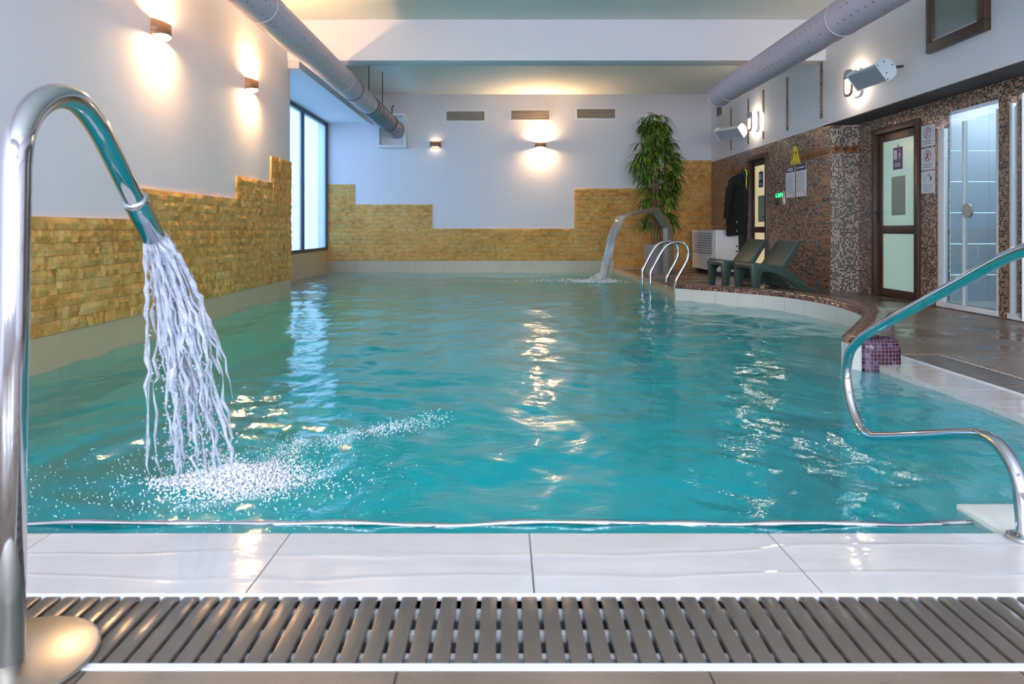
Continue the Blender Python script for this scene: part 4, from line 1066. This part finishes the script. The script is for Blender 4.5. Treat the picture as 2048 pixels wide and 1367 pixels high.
for k in range(40):
    v = R.uniform(-.5, .5); pth = []
    i0 = R.randint(0, 8); i1 = R.randint(i0 + 6, n)
    for k2 in range(i0, i1 + 1):
        q = rows_[k2][6]; t = k2 / n; pth.append((q[0] + .012 * math.sin(v * 9 + k2 * .4) - .008, YS + v * (.29 - .10 * t), q[2]))
    sh.tube(pth, R.uniform(.002, .005), 5)
for k in range(60):
    k2 = R.randint(8, n); q = rows_[k2][R.randint(0, 12)]; blob(sh, (q[0] + R.gauss(0, .03), q[1], q[2] + R.gauss(0, .03)), R.uniform(.003, .008), R)
tag(obj('water_curtain', turn(sh), 'clear_sheet', smooth=True), 'clear curtain of water falling from the steel spout', 'water', kind='stuff')
fm = MB()
for k in range(1100):
    r_ = abs(R.gauss(0, .5)); t = R.uniform(0, 2 * PI); blob(fm, (1.60 + .34 * r_ * math.cos(t), YS - .72 + .30 * r_ * math.sin(t), WZ + .008 + max(0, .14 * (1 - r_ * 1.3)) * R.random() ** 3), R.uniform(.005, .018), R)
for k in range(500):
    blob(fm, (1.5 - abs(R.gauss(0, .45)), YS - .7 + R.gauss(.1, .22), WZ + .006), R.uniform(.003, .012), R)
tag(obj('splash_foam', fm, 'foam', smooth=True), 'small white splash below the water curtain by the end wall', 'foam', kind='stuff')

# ------------------------------------------------------------------ potted bamboo plant
PXc, PYc = 2.90, 12.95
pl = thing('potted_plant', 'tall leafy bamboo-like plant in a grey square planter by the end wall', 'plant', (PXc, PYc, DZ))
m_ = MB(); 
for s0, s1, z0, z1 in ((.20, .235, DZ, .57),):
    m_.loft([[(PXc + sx_ * q, PYc + sy_ * q, z) for sx_, sy_ in ((-1, -1), (1, -1), (1, 1), (-1, 1))] for q, z in ((s0, z0), (s1, z1), (s1 - .02, z1), (s1 - .03, z1 - .06))])
obj('planter', m_, 'planter', pl)
obj('soil', box(PXc - .2, PXc + .2, PYc - .2, PYc + .2, .45, .515), 'soil', pl)
stems = []
for k in range(11):
    x_ = PXc + R.uniform(-.14, .14); y_ = PYc + R.uniform(-.12, .12); tx = PXc + R.uniform(-.26, .22) - .04; ty = PYc + R.uniform(-.16, .16); zt_ = R.uniform(2.0, 2.85)
    c_ = catmull([(x_, y_, .5), ((x_ * .6 + tx * .4), y_, 1.3), (tx, ty, zt_)], 8); stems.append(c_)
    obj('stem', MB().tube(c_, [.014 - .006 * i / len(c_) for i in range(len(c_))], 7), 'stem', pl, smooth=True)
def leaf(mb, p, d_, ln, wd, droop):
    d_ = d_.normalized(); s_ = d_.cross(Vector((0, 0, 1))); s_ = (s_ if s_.length > .1 else Vector((1, 0, 0))).normalized()
    rows_ = []; q = Vector(p); v = d_.copy(); n = 5
    for i in range(n + 1):
        t = i / n; w2 = wd * (math.sin(PI * min(1, t * .92 + .06)) ** .8) * .5
        rows_.append([q - s_ * w2, q + Vector((0, 0, -.15 * w2)), q + s_ * w2]); v = (v + Vector((0, 0, -droop))).normalized(); q = q + v * ln / n
    mb.grid(rows_)
def cluster(mb, p, out, n, ln):
    for k in range(n):
        a_ = R.uniform(-1.5, 1.5); d_ = Matrix.Rotation(a_, 3, 'Z') @ Vector(out); d_ = d_ + Vector((0, 0, R.uniform(-.1, .75))); leaf(mb, p, d_, ln * R.uniform(.6, 1.1), R.uniform(.028, .048), R.uniform(.18, .5))
for k in range(26):   # foliage bunches round the stems, denser above
    f_ = MB(); z = .95 + 2.0 * ((k + .5) / 26) ** .72
    rad = .16 + .36 * math.sin(PI * min(1, max(.05, (z - .75) / 2.35))) ** .8
    for q in range(9 if z > 1.5 else 5):
        t = R.uniform(0, 2 * PI); o_ = Vector((math.cos(t), math.sin(t), 0)); rr_ = rad * R.uniform(.15, .78)
        if z < 1.9 and math.cos(t) < -.2: rr_ *= .7
        cluster(f_, (PXc - .03 + o_.x * rr_, PYc + o_.y * rr_ * .8, z + R.uniform(-.1, .1)), o_, 6, .30)
    ff = obj('foliage', f_, 'leaf', pl, smooth=True); ff['kind'] = 'stuff'
for (dx, z) in ((.40, 2.05), (.42, 1.72), (.30, 1.42), (.36, 1.02), (-.46, 2.15), (-.34, 1.35), (.25, 1.15), (-.3, .98)):
    f_ = MB(); o_ = Vector((math.copysign(1, dx), -.2, 0))
    for q in range(5): cluster(f_, (PXc + dx * R.uniform(.5, .8), PYc - .1 + R.uniform(-.1, .1), z + R.uniform(-.06, .08)), o_, 6, .30)
    ff = obj('foliage', f_, 'leaf', pl, smooth=True); ff['kind'] = 'stuff'
    obj('branch', MB().tube([(PXc + .05 * dx, PYc, z - .15), (PXc + dx * .65, PYc - .1, z)], .006, 5), 'stem', pl)
for k in range(10):   # crown
    f_ = MB(); t = R.uniform(0, 2 * PI)
    for q in range(3): cluster(f_, (PXc - .03 + R.uniform(-.2, .2), PYc + R.uniform(-.15, .15), 2.78 + R.uniform(-.1, .06)), Vector((math.cos(t + q), math.sin(t + q), .2)), 6, .28)
    ff = obj('foliage', f_, 'leaf', pl, smooth=True); ff['kind'] = 'stuff'

# ------------------------------------------------------------------ white air unit
au = thing('dehumidifier', 'white louvred air unit standing by the mosaic corner', 'air unit', (3.95, 12.7, .1))
ux0, ux1, uy0, uy1 = 3.70, 4.10, 11.98, 13.5
obj('casing', box(ux0, ux1, uy0, uy1, .11, .845), 'white_plastic', au, bevel=.012)
for k in range(9):
    z = .40 + .045 * k
    obj('louver', MB().cbox((ux0 - .006, (uy0 + uy1) / 2 + .04, z), (.016, 1.26, .022), Matrix.Rotation(math.radians(-25), 3, 'Y')), 'white_plastic', au)
    obj('louver_gap', box(ux0 - .002, ux0 + .002, uy0 + .17, uy1 - .09, z + .012, z + .030), 'grey_print', au)
obj('access_panel', box(ux0 - .003, ux0 + .002, uy0 + .18, uy0 + .7, .19, .30), 'white_plastic', au)
spn = obj('side_panel', box(ux0 + .02, ux1 - .075, uy0 - .004, uy0 + .002, .13, .83), 'white_plastic', au)
for z in (.56, .47): obj('screw', MB().tube([(ux1 - .035, uy0 - .008, z), (ux1 - .035, uy0 + .004, z)], .016, 12), 'screw', spn)
for y in (uy0 + .15, uy1 - .15): obj('foot', box(ux0 + .05, ux1 - .05, y - .04, y + .04, DZ, .115), 'dark_frame', au)
obj('dark_gap_block', box(ux1, WR - .002, uy0 + .02, uy1 - .1, DZ, .80), 'screw', au)  # near-black block standing in for the shaded gap behind the unit

# ------------------------------------------------------------------ hanging jacket
jk = thing('jacket', 'black quilted hooded jacket hanging beside the cream door', 'jacket', (4.05, 11.78, 1.9))
jx, jy = 4.02, 11.80
rings = []
nseg = 36
zs = [1.84, 1.80, 1.74, 1.66, 1.56, 1.45, 1.34, 1.23, 1.12, 1.01, .90, .81, .765, .755]
for i, z in enumerate(zs):
    t = i / (len(zs) - 1); rx = (.055, .10, .13, .145, .15, .155, .16, .165, .17, .175, .175, .17, .165, .15)[i]; ry = (.03, .07, .10, .115, .12, .12, .122, .125, .128, .13, .13, .128, .125, .11)[i]
    cxj = jx + (.12, .09, .06, .03, .02, .015, .01, .0, -.005, -.01, -.01, -.01, -.01, -.01)[i]
    qu = .006 * (1 if i % 2 else -1)
    rings.append([(cxj + (rx + qu + .012 * math.sin(3 * a_ + i * .4)) * math.cos(a_), jy + (ry + qu + .01 * math.sin(4 * a_ + i)) * math.sin(a_), z + .02 * math.cos(a_) * t) for a_ in [2 * PI * k / nseg for k in range(nseg)]])
fine = []
for i in range(len(rings) - 1):
    for s_ in range(4):
        t = s_ / 4; bul = 1 + .035 * math.sin(PI * t)
        fine.append([Vector(a_).lerp(Vector(b), t) for a_, b in zip(rings[i], rings[i + 1])])
        cen = sum(fine[-1], Vector()) / nseg
        fine[-1] = [cen + (q - cen) * bul for q in fine[-1]]
fine.append([Vector(q) for q in rings[-1]])
obj('body', MB().loft(fine), 'jacket', jk, smooth=True)
for sx_, yoff in ((-1, -.06), (1, .05)):
    pth = catmull([(jx + .03 + sx_ * .07, jy + yoff, 1.74), (jx + sx_ * .16, jy + yoff * 1.4, 1.55), (jx - .01 + sx_ * .19, jy + yoff * 1.5, 1.3), (jx - .02 + sx_ * .20, jy + yoff * 1.3, 1.04)], 8)
    obj('sleeve', MB().tube(pth, [(.062 + .006 * math.sin(i * 1.6)) * (1 - .18 * i / len(pth)) for i in range(len(pth))], 16), 'jacket', jk, smooth=True)
hd = []
for i in range(9):
    t = PI * i / 8; hd.append([(jx - .055 + (.115 * math.sin(t) + .006) * math.cos(a_) - .03 * math.cos(t), jy - .05 + (.10 * math.sin(t) + .006) * math.sin(a_), 1.63 + .115 * math.cos(t)) for a_ in [2 * PI * k / 20 for k in range(20)]])
obj('hood', MB().loft(hd), 'jacket', jk, smooth=True)
obj('lining', MB().tube(catmull([(jx + .06, jy - .08, 1.87), (jx + .08, jy - .11, 1.78), (jx + .10, jy - .13, 1.66)], 5), [.02, .026, .03, .03, .03, .03, .028, .026, .022, .018, .01], 10), 'jacket_lining', jk, smooth=True)
obj('neon_cord', MB().tube(catmull([(jx + .10, jy - .10, 1.89), (jx + .115, jy - .13, 1.80), (jx + .10, jy - .15, 1.68), (jx + .10, jy - .15, 1.55)], 5), [.008, .011, .013, .013, .012, .011, .009, .006, .004, .008, .009, .009, .009, .008, .006, .003], 8), 'neon_yellow', jk, smooth=True)
for z in (.98, .83): obj('snap_button', MB().tube([(jx - .06, jy - .139, z), (jx - .06, jy - .150, z)], .010, 10), 'button', jk)
obj('hanging_loop', MB().tube([(WR - .07, 12.0, 1.95), (WR - .09, 11.9, 1.93), (jx + .12, jy, 1.84)], .008, 6), 'jacket', jk)

# ------------------------------------------------------------------ loungers
def lounger(label, loc, rz):
    g = thing('pool_lounger', label, 'lounger', loc, rz, 'green plastic loungers behind the kerb')
    Wd = .60; L_ = .86
    side = [(0.02, 0), (.0, .345), (.018, .375), (.05, .385), (.30, .355), (.44, .325), (.55, .25), (.70, .12), (.85, .005), (.84, 0), (.72, 0), (.60, .08), (.46, .175), (.36, .225), (.24, .262), (.16, .262), (.135, .235), (.105, 0)]
    for y in (0, Wd - .055):
        obj('side_frame', MB().prism(side, lambda u, z: (u, y, z), lambda u, z: (u, y + .055, z)), 'lounger_green', g, local=True, bevel=.007)
    seat = [(.0, .30), (.0, .345), (.018, .37), (.06, .378), (.22, .352), (.42, .30), (.42, .27), (.22, .318), (.05, .338), (.03, .30)]
    obj('seat', MB().prism(seat, lambda u, z: (u, .05, z), lambda u, z: (u, Wd - .05, z)), 'lounger_green', g, local=True, bevel=.006)
    back = [(.35, .285), (.375, .335), (.60, .655), (.625, .672), (.672, .668), (.675, .645), (.48, .335), (.45, .24), (.40, .22)]
    obj('backrest', MB().prism(back, lambda u, z: (u, .012, z), lambda u, z: (u, Wd - .012, z)), 'lounger_green', g, local=True, bevel=.008)
    obj('rear_brace', MB().prism([(.52, .10), (.62, .10), (.62, .03), (.52, .06)], lambda u, z: (u, .05, z), lambda u, z: (u, Wd - .05, z)), 'lounger_green', g, local=True)
    return g
lounger('green plastic pool lounger, nearer one directly behind the mosaic kerb', (3.17, 8.78, DZ), math.radians(3))
lounger('green plastic pool lounger, farther one in front of the white air unit', (3.05, 9.60, DZ), math.radians(3))
